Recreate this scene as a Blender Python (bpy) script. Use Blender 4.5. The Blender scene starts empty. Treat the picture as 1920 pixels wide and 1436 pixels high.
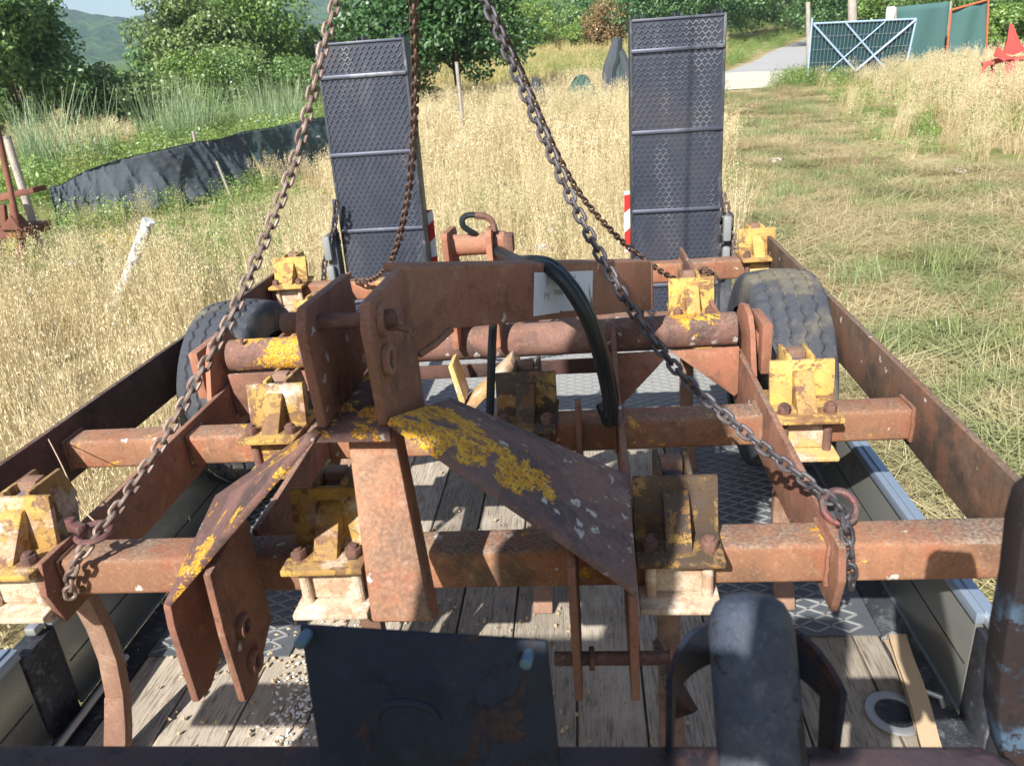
import bpy, bmesh, math, random
import numpy as np
from mathutils import Vector, Matrix

# ---------------------------------------------------------------- camera, sky, sun
SC = bpy.context.scene
COL = SC.collection
R = math.radians
F_PX, CX, CY = 1440.0, 960.0, 718.0          # focal length and centre in photo pixels
CAM = np.array([0.0, 0.0, 1.50])             # metres; z = 0 is the trailer deck
_vy = np.array([120.0, -603.0, F_PX]); _vy /= np.linalg.norm(_vy)
_vh = np.array([1120.0, -675.0, F_PX])
_n = np.cross(_vy, _vh); _n /= np.linalg.norm(_n)
_vz = _n if _n[1] < 0 else -_n
_vx = np.cross(_vy, _vz)
RW = np.stack([_vx, _vy, _vz])               # rows: world axes in camera space
cam_data = bpy.data.cameras.new('camera')
cam = bpy.data.objects.new('camera', cam_data); COL.objects.link(cam)
cam_data.sensor_width = 36.0; cam_data.lens = 27.0
cam_data.clip_start = 0.05; cam_data.clip_end = 6000
cam_data.dof.use_dof = True; cam_data.dof.focus_distance = 2.6; cam_data.dof.aperture_fstop = 8.5
_r, _d, _f = RW[:, 0], RW[:, 1], RW[:, 2]
cam.matrix_world = Matrix(((_r[0], -_d[0], -_f[0], CAM[0]), (_r[1], -_d[1], -_f[1], CAM[1]),
                           (_r[2], -_d[2], -_f[2], CAM[2]), (0, 0, 0, 1)))
SC.camera = cam

SUN_AZ, SUN_EL = R(21.0), R(38.5)            # sun behind the camera, 21 degrees to its left
TO_SUN = Vector((-math.sin(SUN_AZ) * math.cos(SUN_EL), -math.cos(SUN_AZ) * math.cos(SUN_EL), math.sin(SUN_EL)))
world = bpy.data.worlds.new('World'); SC.world = world; world.use_nodes = True
wn = world.node_tree.nodes; wl = world.node_tree.links
sky = wn.new('ShaderNodeTexSky'); sky.sky_type = 'NISHITA'; sky.sun_disc = False
sky.sun_elevation = SUN_EL; sky.sun_rotation = math.pi + SUN_AZ
sky.air_density = 1.0; sky.dust_density = 1.5; sky.ozone_density = 1.6
wn['Background'].inputs['Strength'].default_value = 0.082
wl.new(sky.outputs[0], wn['Background'].inputs[0])
sun_data = bpy.data.lights.new('sun', 'SUN'); sun_data.energy = 4.9; sun_data.angle = R(0.53)
sun_data.color = (1.0, 0.965, 0.91)
sun = bpy.data.objects.new('sun', sun_data); COL.objects.link(sun)
sun.rotation_euler = TO_SUN.to_track_quat('Z', 'Y').to_euler(); sun.location = TO_SUN * 30
SC.view_settings.view_transform = 'Standard'; SC.view_settings.look = 'None'
SC.view_settings.exposure = 0.98; SC.view_settings.gamma = 1.0; SC.view_settings.use_curve_mapping = False
SC.render.engine = 'CYCLES'
SC.cycles.use_denoising = True
SC.cycles.max_bounces = 6; SC.cycles.diffuse_bounces = 3; SC.cycles.transparent_max_bounces = 8
SC.cycles.transmission_bounces = 3; SC.cycles.volume_bounces = 0

# ---------------------------------------------------------------- pixel helpers (directions only)
def ray(u, v): return RW @ np.array([u - CX, v - CY, F_PX])
def on_y(u, v, y): d = ray(u, v); return CAM + (y - CAM[1]) / d[1] * d
def on_z(u, v, z): d = ray(u, v); return CAM + (z - CAM[2]) / d[2] * d
# the cultivator stands tilted 0.75 degrees about the travel axis: local frame
TILT = 0.013; PIV = np.array([-.31, 0, .6])
TM = np.array([[math.cos(TILT), 0, -math.sin(TILT)], [0, 1, 0], [math.sin(TILT), 0, math.cos(TILT)]])
CAML = TM.T @ (CAM - PIV) + PIV
def ly(u, v, y): d = TM.T @ ray(u, v); return CAML + (y - CAML[1]) / d[1] * d
def lx(u, v, x): d = TM.T @ ray(u, v); return CAML + (x - CAML[0]) / d[0] * d
def lplane(u, v, p, n): d = TM.T @ ray(u, v); return CAML + np.dot(np.array(p) - CAML, n) / np.dot(d, n) * d
def l2w(p): return TM @ (np.array(p, float) - PIV) + PIV
G0 = -0.65                                   # ground level beside the trailer
def sm(a, b, x):
    t = min(1, max(0, (x - a) / (b - a))); return t * t * (3 - 2 * t)
def terrain(x, y):
    z = G0
    if y > 6: z += .034 * (y - 6)
    if y > 34: z += .00055 * (min(y, 160) - 34) ** 2 * sm(-.42, -.12, x / y)
    if y > 160: z += .04 * (y - 160) * .3
    if y > 0:
        z += .05 * math.sin(x * .9 + 1.3) * math.sin(y * .7) * sm(2.5, 6, math.hypot(x, y - 2))
        z += .11 * math.sin(x * .23 + .7) * math.sin(y * .19 + 2) * sm(6, 14, y)
    return z
def gp(u, v, lift=0.0):
    """ground point under a photo pixel"""
    d = ray(u, v); d = d / np.linalg.norm(d); t = 1.0
    for _ in range(4000):
        p = CAM + t * d
        if p[2] <= terrain(p[0], p[1]) + lift: break
        t += .02 + t * .002
    return p
def top_z(p, u, v):
    """height of pixel (u, v) on the upright through ground point p"""
    d = ray(u, v); s = math.hypot(p[0] - CAM[0], p[1] - CAM[1]) / math.hypot(d[0], d[1]); return CAM[2] + s * d[2]

# ---------------------------------------------------------------- mesh building
OFF = {}
class MB:
    def __init__(s): s.V = []; s.F = []
    def add(s, vs, fs):
        o = len(s.V); s.V += [tuple(map(float, v)) for v in vs]; s.F += [tuple(i + o for i in f) for f in fs]; return s
    def box(s, c, d, rot=None):
        hx, hy, hz = d[0] / 2, d[1] / 2, d[2] / 2
        vs = [Vector((x, y, z)) for x in (-hx, hx) for y in (-hy, hy) for z in (-hz, hz)]
        if rot is not None: vs = [rot @ v for v in vs]
        c = Vector(c)
        return s.add([v + c for v in vs], [(0, 1, 3, 2), (4, 6, 7, 5), (0, 4, 5, 1), (2, 3, 7, 6), (0, 2, 6, 4), (1, 5, 7, 3)])
    def lims(s, x0, x1, y0, y1, z0, z1):
        return s.box(((x0 + x1) / 2, (y0 + y1) / 2, (z0 + z1) / 2), (abs(x1 - x0), abs(y1 - y0), abs(z1 - z0)))
    def prism(s, pts, ext):
        n = len(pts); e = Vector(ext); p = [Vector(map(float, q)) for q in pts]
        vs = p + [q + e for q in p]
        fs = [tuple(range(n - 1, -1, -1)), tuple(range(n, 2 * n))] + [(i, (i + 1) % n, n + (i + 1) % n, n + i) for i in range(n)]
        return s.add(vs, fs)
    def yz(s, pts, x0, x1): return s.prism([(x0, a, b) for a, b in pts], (x1 - x0, 0, 0))
    def xz(s, pts, y0, y1): return s.prism([(a, y0, b) for a, b in pts], (0, y1 - y0, 0))
    def xy(s, pts, z0, z1): return s.prism([(a, b, z0) for a, b in pts], (0, 0, z1 - z0))
    def slab(s, q, th):
        """thick plate from a four-cornered upper face"""
        q = [Vector(map(float, a)) for a in q]; n = (q[1] - q[0]).cross(q[2] - q[0]).normalized() * th
        return s.prism(q, n)
    def cyl(s, p0, p1, r0, r1=None, n=16, caps=True):
        p0, p1 = Vector(map(float, p0)), Vector(map(float, p1)); r1 = r0 if r1 is None else r1
        q = (p1 - p0).to_track_quat('Z', 'Y'); vs = []
        for p, r in ((p0, r0), (p1, r1)):
            vs += [p + q @ Vector((r * math.cos(2 * math.pi * i / n), r * math.sin(2 * math.pi * i / n), 0)) for i in range(n)]
        fs = [(i, (i + 1) % n, n + (i + 1) % n, n + i) for i in range(n)]
        if caps: fs += [tuple(range(n - 1, -1, -1)), tuple(range(n, 2 * n))]
        return s.add(vs, fs)
    def tube(s, path, r, n=8, closed=False, flat=1.0):
        P = [Vector(map(float, p)) for p in path]; m = len(P)
        T = []
        for i in range(m):
            a = P[(i - 1) % m] if (closed or i > 0) else P[i]; b = P[(i + 1) % m] if (closed or i < m - 1) else P[i]
            T.append((b - a).normalized())
        up = Vector((0, 0, 1)) if abs(T[0].z) < .9 else Vector((0, 1, 0)); vs = []
        N = (up - T[0] * up.dot(T[0])).normalized()
        for i in range(m):
            N = (N - T[i] * N.dot(T[i])).normalized(); B = T[i].cross(N)
            rr = r[i] if isinstance(r, (list, tuple)) else r
            vs += [P[i] + N * (rr * math.cos(2 * math.pi * k / n)) + B * (rr * flat * math.sin(2 * math.pi * k / n)) for k in range(n)]
        fs = []
        for i in range(m if closed else m - 1):
            j = (i + 1) % m
            fs += [(i * n + k, i * n + (k + 1) % n, j * n + (k + 1) % n, j * n + k) for k in range(n)]
        if not closed: fs += [tuple(range(n - 1, -1, -1)), tuple(range((m - 1) * n, m * n))]
        return s.add(vs, fs)
    def sweep(s, path, w, d, side=(1, 0, 0)):
        """rectangular bar along a path: w across 'side', d the other way (may be lists)"""
        P = [Vector(map(float, p)) for p in path]; S = Vector(side); m = len(P); vs = []
        for i in range(m):
            t = (P[min(i + 1, m - 1)] - P[max(i - 1, 0)]).normalized(); n = t.cross(S).normalized()
            ww = (w[i] if isinstance(w, (list, tuple)) else w) / 2; dd = (d[i] if isinstance(d, (list, tuple)) else d) / 2
            vs += [P[i] + S * a * ww + n * b * dd for a, b in ((-1, -1), (1, -1), (1, 1), (-1, 1))]
        fs = [(3, 2, 1, 0), tuple(range(4 * m - 4, 4 * m))]
        for i in range(m - 1): fs += [(4 * i + k, 4 * i + (k + 1) % 4, 4 * i + 4 + (k + 1) % 4, 4 * i + 4 + k) for k in range(4)]
        return s.add(vs, fs)
    def ring(s, c, ax, r0, r1, h, n=20):
        """flat collar: inner r0, outer r1, thickness h along axis ax"""
        q = Vector(ax).to_track_quat('Z', 'Y'); c = Vector(map(float, c)); vs = []
        for r, z in ((r0, 0), (r1, 0), (r1, h), (r0, h)):
            vs += [c + q @ Vector((r * math.cos(2 * math.pi * i / n), r * math.sin(2 * math.pi * i / n), z)) for i in range(n)]
        fs = []
        for a in range(4):
            b = (a + 1) % 4
            fs += [(a * n + i, a * n + (i + 1) % n, b * n + (i + 1) % n, b * n + i) for i in range(n)]
        return s.add(vs, fs)
    def mesh(s, name, bevel=0, off=(0, 0, 0), smooth=False, seg=2):
        me = bpy.data.meshes.new(name)
        o = off
        me.from_pydata([(v[0] - o[0], v[1] - o[1], v[2] - o[2]) for v in s.V], [], s.F)
        bm = bmesh.new(); bm.from_mesh(me)
        bmesh.ops.recalc_face_normals(bm, faces=bm.faces)
        if bevel:
            es = [e for e in bm.edges if len(e.link_faces) == 2 and e.calc_face_angle(0) > R(28)]
            bmesh.ops.bevel(bm, geom=es, offset=bevel, segments=seg, profile=.5, affect='EDGES', clamp_overlap=True)
        bm.to_mesh(me); bm.free()
        if smooth or bevel:
            me.polygons.foreach_set('use_smooth', [True] * len(me.polygons))
            me.set_sharp_from_angle(angle=R(38))
        return me
    def build(s, name, mat, parent=None, bevel=0, smooth=False, seg=2, **tags):
        off = OFF.get(parent.name, (0, 0, 0)) if parent else (0, 0, 0)
        me = s.mesh(name, bevel, off, smooth, seg); me.materials.append(mat)
        o = bpy.data.objects.new(name, me); COL.objects.link(o)
        if parent: o.parent = parent; OFF[o.name] = off
        for k, v in tags.items(): o[k] = v
        return o
def thing(name, label, cat, loc=(0, 0, 0), group=None):
    o = bpy.data.objects.new(name, None); COL.objects.link(o); o.location = loc; o.empty_display_size = .1
    o['label'] = label; o['category'] = cat
    if group: o['group'] = group
    OFF[o.name] = tuple(loc)
    return o
def put(name, me, parent, loc=(0, 0, 0), rot=None, mat=None, scale=None):
    """an object on shared mesh data, placed in its parent's frame"""
    o = bpy.data.objects.new(name, me); COL.objects.link(o); o.parent = parent; o.location = loc
    if rot is not None:
        o.rotation_mode = 'QUATERNION'; o.rotation_quaternion = rot
    if scale: o.scale = scale
    if mat and len(me.materials):
        o.material_slots[0].link = 'OBJECT'; o.material_slots[0].material = mat
    return o
# ---------------------------------------------------------------- materials
def srgb(*c):
    return tuple(((v / 255) / 12.92 if v / 255 <= .04045 else ((v / 255 + .055) / 1.055) ** 2.4) for v in c) + (1,)
class NG:
    def __init__(s, name):
        s.m = bpy.data.materials.new(name); s.m.use_nodes = True; s.t = s.m.node_tree; s.n = s.t.nodes; s.l = s.t.links
        s.b = s.n['Principled BSDF']; s.out = s.n['Material Output']
        s.tc = s.n.new('ShaderNodeTexCoord'); s.oi = s.n.new('ShaderNodeObjectInfo'); s.ge = s.n.new('ShaderNodeNewGeometry')
    def link(s, a, b): s.l.new(a, b)
    def inp(s, sock, v):
        if hasattr(v, 'is_output'): s.l.new(v, sock)
        else: sock.default_value = v
    def math(s, op, a, b=0.0, c=None, clamp=False):
        n = s.n.new('ShaderNodeMath'); n.operation = op; n.use_clamp = clamp; s.inp(n.inputs[0], a); s.inp(n.inputs[1], b)
        if c is not None: s.inp(n.inputs[2], c)
        return n.outputs[0]
    def vmath(s, op, a, b=(0, 0, 0)):
        n = s.n.new('ShaderNodeVectorMath'); n.operation = op; s.inp(n.inputs[0], a); s.inp(n.inputs[1], b)
        return n.outputs['Value'] if op in ('LENGTH', 'DISTANCE', 'DOT_PRODUCT') else n.outputs[0]
    def coords(s, space='Object', rnd=True, stretch=None):
        v = s.ge.outputs['Position'] if space == 'World' else s.tc.outputs[space]
        if rnd:
            c = s.n.new('ShaderNodeCombineXYZ')
            for i in range(3): s.link(s.math('MULTIPLY', s.oi.outputs['Random'], (17.3, 41.7, 29.1)[i]), c.inputs[i])
            v = s.vmath('ADD', v, c.outputs[0])
        if stretch: v = s.vmath('MULTIPLY', v, stretch)
        return v
    def noise(s, v, scale, detail=6, rough=.6, dist=0.0, out=0):
        n = s.n.new('ShaderNodeTexNoise'); s.link(v, n.inputs['Vector']); n.inputs['Scale'].default_value = scale
        n.inputs['Detail'].default_value = detail; n.inputs['Roughness'].default_value = rough; n.inputs['Distortion'].default_value = dist
        return n.outputs[out]
    def vor(s, v, scale, feature='F1', out='Distance', rnd=1.0):
        n = s.n.new('ShaderNodeTexVoronoi'); n.feature = feature; s.link(v, n.inputs['Vector']); n.inputs['Scale'].default_value = scale
        n.inputs['Randomness'].default_value = rnd
        return n.outputs[out]
    def step(s, x, a, b):
        n = s.n.new('ShaderNodeMapRange'); n.interpolation_type = 'SMOOTHSTEP'; s.inp(n.inputs[0], x)
        n.inputs[1].default_value = a; n.inputs[2].default_value = b; return n.outputs[0]
    def mix(s, f, a, b, mode='MIX'):
        n = s.n.new('ShaderNodeMix'); n.data_type = 'RGBA'; n.blend_type = mode; s.inp(n.inputs[0], f); s.inp(n.inputs[6], a); s.inp(n.inputs[7], b)
        return n.outputs[2]
    def bump(s, h, strength=.4, dist=.002):
        n = s.n.new('ShaderNodeBump'); n.inputs['Strength'].default_value = strength; n.inputs['Distance'].default_value = dist
        s.link(h, n.inputs['Height']); s.link(n.outputs[0], s.b.inputs['Normal']); return n
    def fin(s, col, rough=.8, metal=0.0, spec=.3):
        s.inp(s.b.inputs['Base Color'], col); s.inp(s.b.inputs['Roughness'], rough); s.inp(s.b.inputs['Metallic'], metal)
        s.b.inputs['Specular IOR Level'].default_value = spec
        return s.m

def weathered(name, base, dark, pale, alt=None, lichen=0.0, flecks=0.0, mud=0.0, at=None, white_at=None, scale=1.0, rough=.82, metal=0.0, darkness=.5, bump=.45, orange=srgb(206, 142, 40), flaky=0.0, flake_col=None, top=0.0):
    g = NG(name); v = g.coords()
    big = g.noise(v, 4.5 * scale, 8, .66, .3); mid = g.noise(v, 21 * scale, 7, .68); fine = g.noise(v, 150 * scale, 5, .72); blot = g.noise(v, 11 * scale, 9, .74, .5)
    c = g.mix(g.step(big, .66 - .34 * darkness, .80 - .34 * darkness), base, dark)
    if alt: c = g.mix(g.math('MULTIPLY', g.step(g.noise(v, 8 * scale, 6, .6), .47, .60), .8), c, alt)
    c = g.mix(g.math('MULTIPLY', g.step(blot, .53, .66), .42), c, pale)
    c = g.mix(g.math('MULTIPLY', g.step(blot, .46, .36), .55), c, dark)
    c = g.mix(g.math('MULTIPLY', g.step(mid, .56, .70), .45), c, pale)
    streak = g.noise(g.vmath('MULTIPLY', v, (1, 1, .10)), 46 * scale, 4, .6)
    c = g.mix(g.math('MULTIPLY', g.step(streak, .54, .70), .34), c, dark)
    huge = g.noise(v, 1.7 * scale, 4, .55); c = g.mix(g.math('MULTIPLY', g.step(huge, .46, .62), .45), c, dark); c = g.mix(g.math('MULTIPLY', g.step(huge, .48, .34), .25), c, pale)
    c = g.mix(g.math('MULTIPLY', g.step(fine, .55, .66), .28), c, pale)
    c = g.mix(g.math('MULTIPLY', g.step(fine, .46, .34), .45), c, dark)
    if top:
        sp0 = g.n.new('ShaderNodeSeparateXYZ'); g.link(g.ge.outputs['True Normal'], sp0.inputs[0])
        up = g.math('MULTIPLY', g.step(sp0.outputs[2], .35, .8), g.step(g.math('ADD', g.math('MULTIPLY', g.noise(v, 38 * scale, 8, .75, .8), .5), g.math('MULTIPLY', big, .6)), .44, .66))
        gc = g.mix(g.step(fine, .38, .62), srgb(92, 82, 76), srgb(152, 134, 116))
        c = g.mix(g.math('MULTIPLY', up, top), c, gc)
    h = g.math('ADD', g.math('MULTIPLY', fine, .6), g.math('MULTIPLY', mid, .9))
    if flaky:
        fl = g.step(g.noise(v, 13 * scale, 10, .76, .6), .5 + .2 * (.5 - flaky), .515 + .2 * (.5 - flaky))
        c = g.mix(fl, c, g.mix(g.step(mid, .4, .6), flake_col, dark)); h = g.math('SUBTRACT', h, g.math('MULTIPLY', fl, .7))
    if mud:
        mk = g.step(g.noise(v, 7 * scale, 7, .62), .58 - .25 * mud, .64 - .25 * mud)
        cr = g.vor(g.vmath('ADD', v, g.vmath('MULTIPLY', g.noise(v, 30, 3, .5, 0, 1), (.05, .05, .05))), 30, 'DISTANCE_TO_EDGE')
        mc = g.mix(g.math('MULTIPLY', g.step(cr, .03, .0), .5), g.mix(mid, srgb(206, 188, 164), srgb(172, 152, 128)), srgb(130, 110, 90))
        mc = g.mix(g.step(blot, .5, .62), mc, srgb(212, 200, 182)); mc = g.mix(g.math('MULTIPLY', g.step(g.noise(v, 16, 8, .7), .48, .60), .7), mc, srgb(164, 124, 96)); mc = g.mix(g.math('MULTIPLY', g.step(fine, .48, .36), .6), mc, srgb(136, 116, 96))
        c = g.mix(mk, c, mc); h = g.math('ADD', h, g.math('MULTIPLY', mk, 1.2))
    if flecks:
        wv = g.vmath('ADD', v, g.vmath('MULTIPLY', g.noise(v, 45, 4, .6, 0, 1), (.035, .035, .035)))
        d = g.vor(wv, 34); r = g.vor(wv, 34, out='Color')
        sp = g.n.new('ShaderNodeSeparateColor'); g.link(r, sp.inputs[0])
        mk = g.math('MULTIPLY', g.step(g.math('SUBTRACT', d, g.math('MULTIPLY', sp.outputs[1], .20)), .15, .09), g.math('GREATER_THAN', sp.outputs[0], 1 - flecks))
        if white_at: mk = g.math('MULTIPLY', mk, g.step(g.vmath('DISTANCE', g.tc.outputs['Object'], white_at[0]), white_at[1], white_at[1] * .6))
        mk = g.math('MULTIPLY', mk, g.step(fine, .36, .5))
        c = g.mix(mk, c, srgb(190, 184, 174)); h = g.math('ADD', h, g.math('MULTIPLY', mk, .4))
    if lichen:
        ln = g.noise(v, 11 * scale, 9, .70, .4)
        if at:
            near = g.step(g.vmath('DISTANCE', g.tc.outputs['Object'], at[0]), at[1], at[1] * .25)
            if len(at) > 2: near = g.math('MAXIMUM', near, g.step(g.vmath('DISTANCE', g.tc.outputs['Object'], at[2]), at[3], at[3] * .25))
            ln = g.math('ADD', ln, g.math('MULTIPLY', g.math('SUBTRACT', near, 1.0), .35))
        mk = g.step(ln, .62 - .2 * lichen, .65 - .2 * lichen)
        gran = g.vor(v, 210); mk = g.math('MULTIPLY', mk, g.step(gran, .85, .5))
        lc = g.mix(g.step(g.noise(v, 60, 3, .6), .35, .65), orange, srgb(224, 176, 62))
        c = g.mix(mk, c, lc); h = g.math('ADD', h, g.math('MULTIPLY', mk, g.math('SUBTRACT', 2.2, gran)))
    g.bump(h, bump, .004)
    return g.fin(c, rough, metal)

RUST = weathered('rust_red_steel', srgb(142, 97, 78), srgb(94, 66, 55), srgb(172, 138, 116), alt=srgb(130, 94, 74), flecks=.04, darkness=.38, top=.55)
RUST_BEAM = weathered('beam_paint', srgb(152, 107, 80), srgb(104, 80, 64), srgb(186, 156, 126), alt=srgb(156, 92, 68), flecks=.08, lichen=.07, darkness=.38, top=.95)
RUST_DARK = weathered('dark_rust_steel', srgb(86, 60, 53), srgb(54, 42, 38), srgb(116, 90, 80), alt=srgb(72, 58, 51), flecks=.04, darkness=.5, top=.5)
RAIL_GREY = weathered('weathered_rail', srgb(100, 80, 66), srgb(66, 58, 51), srgb(140, 108, 86), alt=srgb(120, 84, 64), flecks=.03, darkness=.6, top=.6)
RED_LEAD = weathered('red_primer', srgb(156, 103, 80), srgb(114, 80, 64), srgb(180, 138, 112), alt=srgb(136, 96, 76), darkness=.4, top=.4)
ARM = weathered('lichened_plate', srgb(138, 108, 98), srgb(84, 74, 74), srgb(166, 142, 130), alt=srgb(144, 104, 88), flecks=.55, lichen=1.0,
                at=((.03, -1.06, .93), .24, (.19, -1.06, .85), .13), white_at=((.27, -.95, .78), .27), darkness=.65)
ARM_L = weathered('lichened_plate_left', srgb(120, 88, 80), srgb(78, 62, 58), srgb(154, 124, 114), lichen=.45, flecks=.08, darkness=.5)
TUBE = weathered('lichened_tube', srgb(124, 90, 78), srgb(82, 64, 58), srgb(162, 136, 122), flecks=.14, lichen=.85, at=((-.60, -.07, .78), .26, (.63, -.07, .80), .15), darkness=.5, top=.4)
YEL = weathered('yellow_paint', srgb(196, 160, 84), srgb(144, 110, 70), srgb(202, 178, 122), alt=srgb(178, 142, 78), darkness=.32, flaky=.38, flake_col=srgb(116, 86, 68), top=.4)
YEL_RUST = weathered('worn_yellow_paint', srgb(190, 154, 78), srgb(132, 102, 66), srgb(196, 170, 112), alt=srgb(160, 124, 72), darkness=.35, flaky=.48, flake_col=srgb(114, 84, 68), mud=.12, top=.3)
YEL_DARK = weathered('blackened_yellow_paint', srgb(164, 130, 68), srgb(84, 68, 52), srgb(186, 158, 104), alt=srgb(128, 86, 54), darkness=.6, flaky=.62, flake_col=srgb(80, 68, 60))
MUD = weathered('dried_mud_plate', srgb(194, 170, 142), srgb(156, 122, 100), srgb(210, 194, 172), alt=srgb(184, 146, 122), mud=1.0, darkness=.3)
MUDY = weathered('muddy_clamp', srgb(196, 164, 104), srgb(160, 120, 88), srgb(208, 184, 146), mud=.55, darkness=.25)
BOLT = weathered('rusty_bolt', srgb(116, 84, 72), srgb(78, 60, 54), srgb(148, 118, 102), scale=3)
SHANK = weathered('brown_tine_steel', srgb(138, 108, 90), srgb(98, 78, 66), srgb(168, 142, 122), alt=srgb(124, 90, 72), darkness=.35)
SHANK_TOP = weathered('dark_tine_end', srgb(90, 82, 88), srgb(52, 48, 55), srgb(146, 138, 140), darkness=.5, flecks=.1)
CHAIN = weathered('chain_steel', srgb(140, 122, 112), srgb(100, 82, 74), srgb(172, 156, 146), scale=3, rough=.45, metal=.4)
CHAIN_DK = weathered('dark_chain_steel', srgb(92, 88, 92), srgb(58, 54, 58), srgb(126, 114, 108), scale=3, rough=.4, metal=.45)
CHAIN_RUST = weathered('rusty_chain_steel', srgb(108, 84, 72), srgb(72, 56, 50), srgb(140, 118, 104), scale=3, rough=.6, metal=.35)
HOOK = weathered('red_hook_paint', srgb(128, 74, 72), srgb(92, 70, 68), srgb(160, 134, 128), scale=3, rough=.5, metal=.3, flaky=.5, flake_col=srgb(112, 96, 90))

def plain(name, col, rough=.6, metal=0.0, var=.25, scale=30, bump=.1, spec=.4):
    g = NG(name); v = g.coords(); n = g.noise(v, scale, 6, .65); n2 = g.noise(v, scale * .13, 4, .6)
    d = tuple(c * (1 - var) for c in col[:3]) + (1,); l = tuple(min(1, c * (1 + var * .7)) for c in col[:3]) + (1,)
    c = g.mix(n2, g.mix(n, d, col), g.mix(n, col, l)); g.bump(n, bump, .002)
    return g.fin(c, g.math('ADD', g.math('MULTIPLY', n, .25), rough - .12), metal, spec)
RUBBER = None
def tyre_mat():
    g = NG('tyre_rubber'); v = g.coords()
    big = g.noise(v, 5, 6, .6); fine = g.noise(v, 70, 5, .7)
    c = g.mix(fine, srgb(46, 49, 56), srgb(82, 84, 90))
    c = g.mix(g.math('MULTIPLY', g.step(big, .46, .62), .8), c, g.mix(fine, srgb(134, 124, 100), srgb(98, 94, 84)))
    g.bump(fine, .4, .002); return g.fin(c, .85, 0, .25)
RUBBER = tyre_mat()
HOSE = plain('black_hose_rubber', srgb(30, 36, 38), .45, 0, .3, 18)
PLANK = None
def wood(name, a, b, dark, stretch, dirt=0.3):
    g = NG(name); v = g.coords(stretch=stretch)
    gr = g.noise(v, 10, 9, .72, .4); fine = g.noise(v, 38, 6, .7); v2 = g.coords(); big = g.noise(v2, 3.2, 6, .6)
    c = g.mix(g.step(gr, .34, .66), a, b); c = g.mix(g.math('MULTIPLY', g.step(fine, .52, .36), .8), c, dark)
    c = g.mix(g.math('MULTIPLY', g.step(big, .5, .66), dirt), c, srgb(206, 194, 176))
    c = g.mix(g.math('MULTIPLY', g.step(big, .46, .34), .5), c, tuple(x * .6 for x in a[:3]) + (1,))
    tone = g.math('MULTIPLY_ADD', g.oi.outputs['Random'], .5, .72)
    cc = g.n.new('ShaderNodeMix'); cc.data_type = 'RGBA'; cc.blend_type = 'MULTIPLY'; cc.inputs[0].default_value = 1
    g.link(c, cc.inputs[6]); tcx = g.n.new('ShaderNodeCombineColor')
    for i in range(3): g.link(tone, tcx.inputs[i])
    g.link(tcx.outputs[0], cc.inputs[7])
    g.bump(g.math('ADD', g.math('MULTIPLY', fine, .6), gr), .7, .004); return g.fin(cc.outputs[2], .9, 0, .2)
PLANK = wood('weathered_plank', srgb(178, 168, 152), srgb(156, 144, 128), srgb(96, 86, 78), (5, .35, 5), .5)
POST_WOOD = wood('grey_post_wood', srgb(176, 168, 158), srgb(148, 140, 130), srgb(90, 84, 78), (6, 6, .5), .2)
TREAD = plain('tread_plate_steel', srgb(112, 116, 122), .5, .5, .35, 14, .2)
TREAD_DIRTY = plain('dusty_tread_plate', srgb(150, 150, 148), .7, .2, .3, 10, .25)
ALU = plain('grey_side_panel', srgb(140, 141, 135), .30, .5, .14, 5, .03)
ALU_RAIL = plain('bright_aluminium_rail', srgb(150, 164, 180), .35, .5, .14, 9, .04)
BLACK_STEEL = weathered('scuffed_black_steel', srgb(52, 54, 60), srgb(34, 36, 42), srgb(140, 142, 146), scale=1.4, rough=.5, darkness=.5)
def ramp_mat(name, col, pale, rough):
    g = NG(name); v = g.coords(); n = g.noise(v, 24, 6, .7); st = g.noise(g.vmath('MULTIPLY', v, (1, 1, .22)), 5.5, 6, .65); b = g.noise(v, 2.4, 5, .6)
    c = g.mix(n, tuple(x * .75 for x in col[:3]) + (1,), col); c = g.mix(g.math('MULTIPLY', g.step(st, .52, .68), .75), c, pale); c = g.mix(g.math('MULTIPLY', g.step(b, .56, .68), .22), c, srgb(104, 90, 82)); c = g.mix(g.math('MULTIPLY', g.step(b, .45, .34), .4), c, srgb(46, 50, 62))
    g.bump(n, .2, .002); return g.fin(c, rough, .4)
RAMP = ramp_mat('dark_ramp_steel', srgb(62, 67, 80), srgb(86, 88, 94), .5)
RAMP_EDGE = ramp_mat('worn_ramp_bars', srgb(90, 94, 107), srgb(146, 146, 148), .48)
GALV = plain('galvanised_steel', srgb(170, 172, 172), .4, .6, .2, 30, .05)
STRAP = plain('tan_webbing', srgb(182, 158, 128), .9, 0, .2, 60, .3)
WHITE = plain('white_paint', srgb(226, 226, 222), .6, 0, .1, 20)
REDR = plain('red_reflector', srgb(196, 44, 40), .45, 0, .1, 20)
GLASSY = plain('clear_lamp_lens', srgb(128, 130, 130), .2, 0, .2, 20, 0, .8)
NAVY = weathered('navy_painted_plate', srgb(26, 36, 52), srgb(18, 24, 36), srgb(44, 54, 70), alt=srgb(34, 40, 50), darkness=.5, flaky=.30, flake_col=srgb(64, 42, 38), rough=.55)
FRAME_DARK = weathered('maroon_grey_rail', srgb(66, 56, 60), srgb(46, 42, 48), srgb(86, 70, 70), alt=srgb(76, 56, 52), darkness=.4, rough=.6, flaky=.2, flake_col=srgb(92, 62, 52))
POST_BLUE = weathered('blue_grey_post', srgb(66, 74, 88), srgb(40, 44, 54), srgb(112, 114, 116), alt=srgb(86, 90, 96), darkness=.5, flaky=.3, flake_col=srgb(50, 40, 38), rough=.6, bump=.6)
POST_PEEL = weathered('peeling_blue_paint', srgb(46, 35, 35), srgb(34, 28, 29), srgb(60, 46, 44), darkness=.4, flaky=.44, flake_col=srgb(70, 90, 110), scale=.45, rough=.7)
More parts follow.
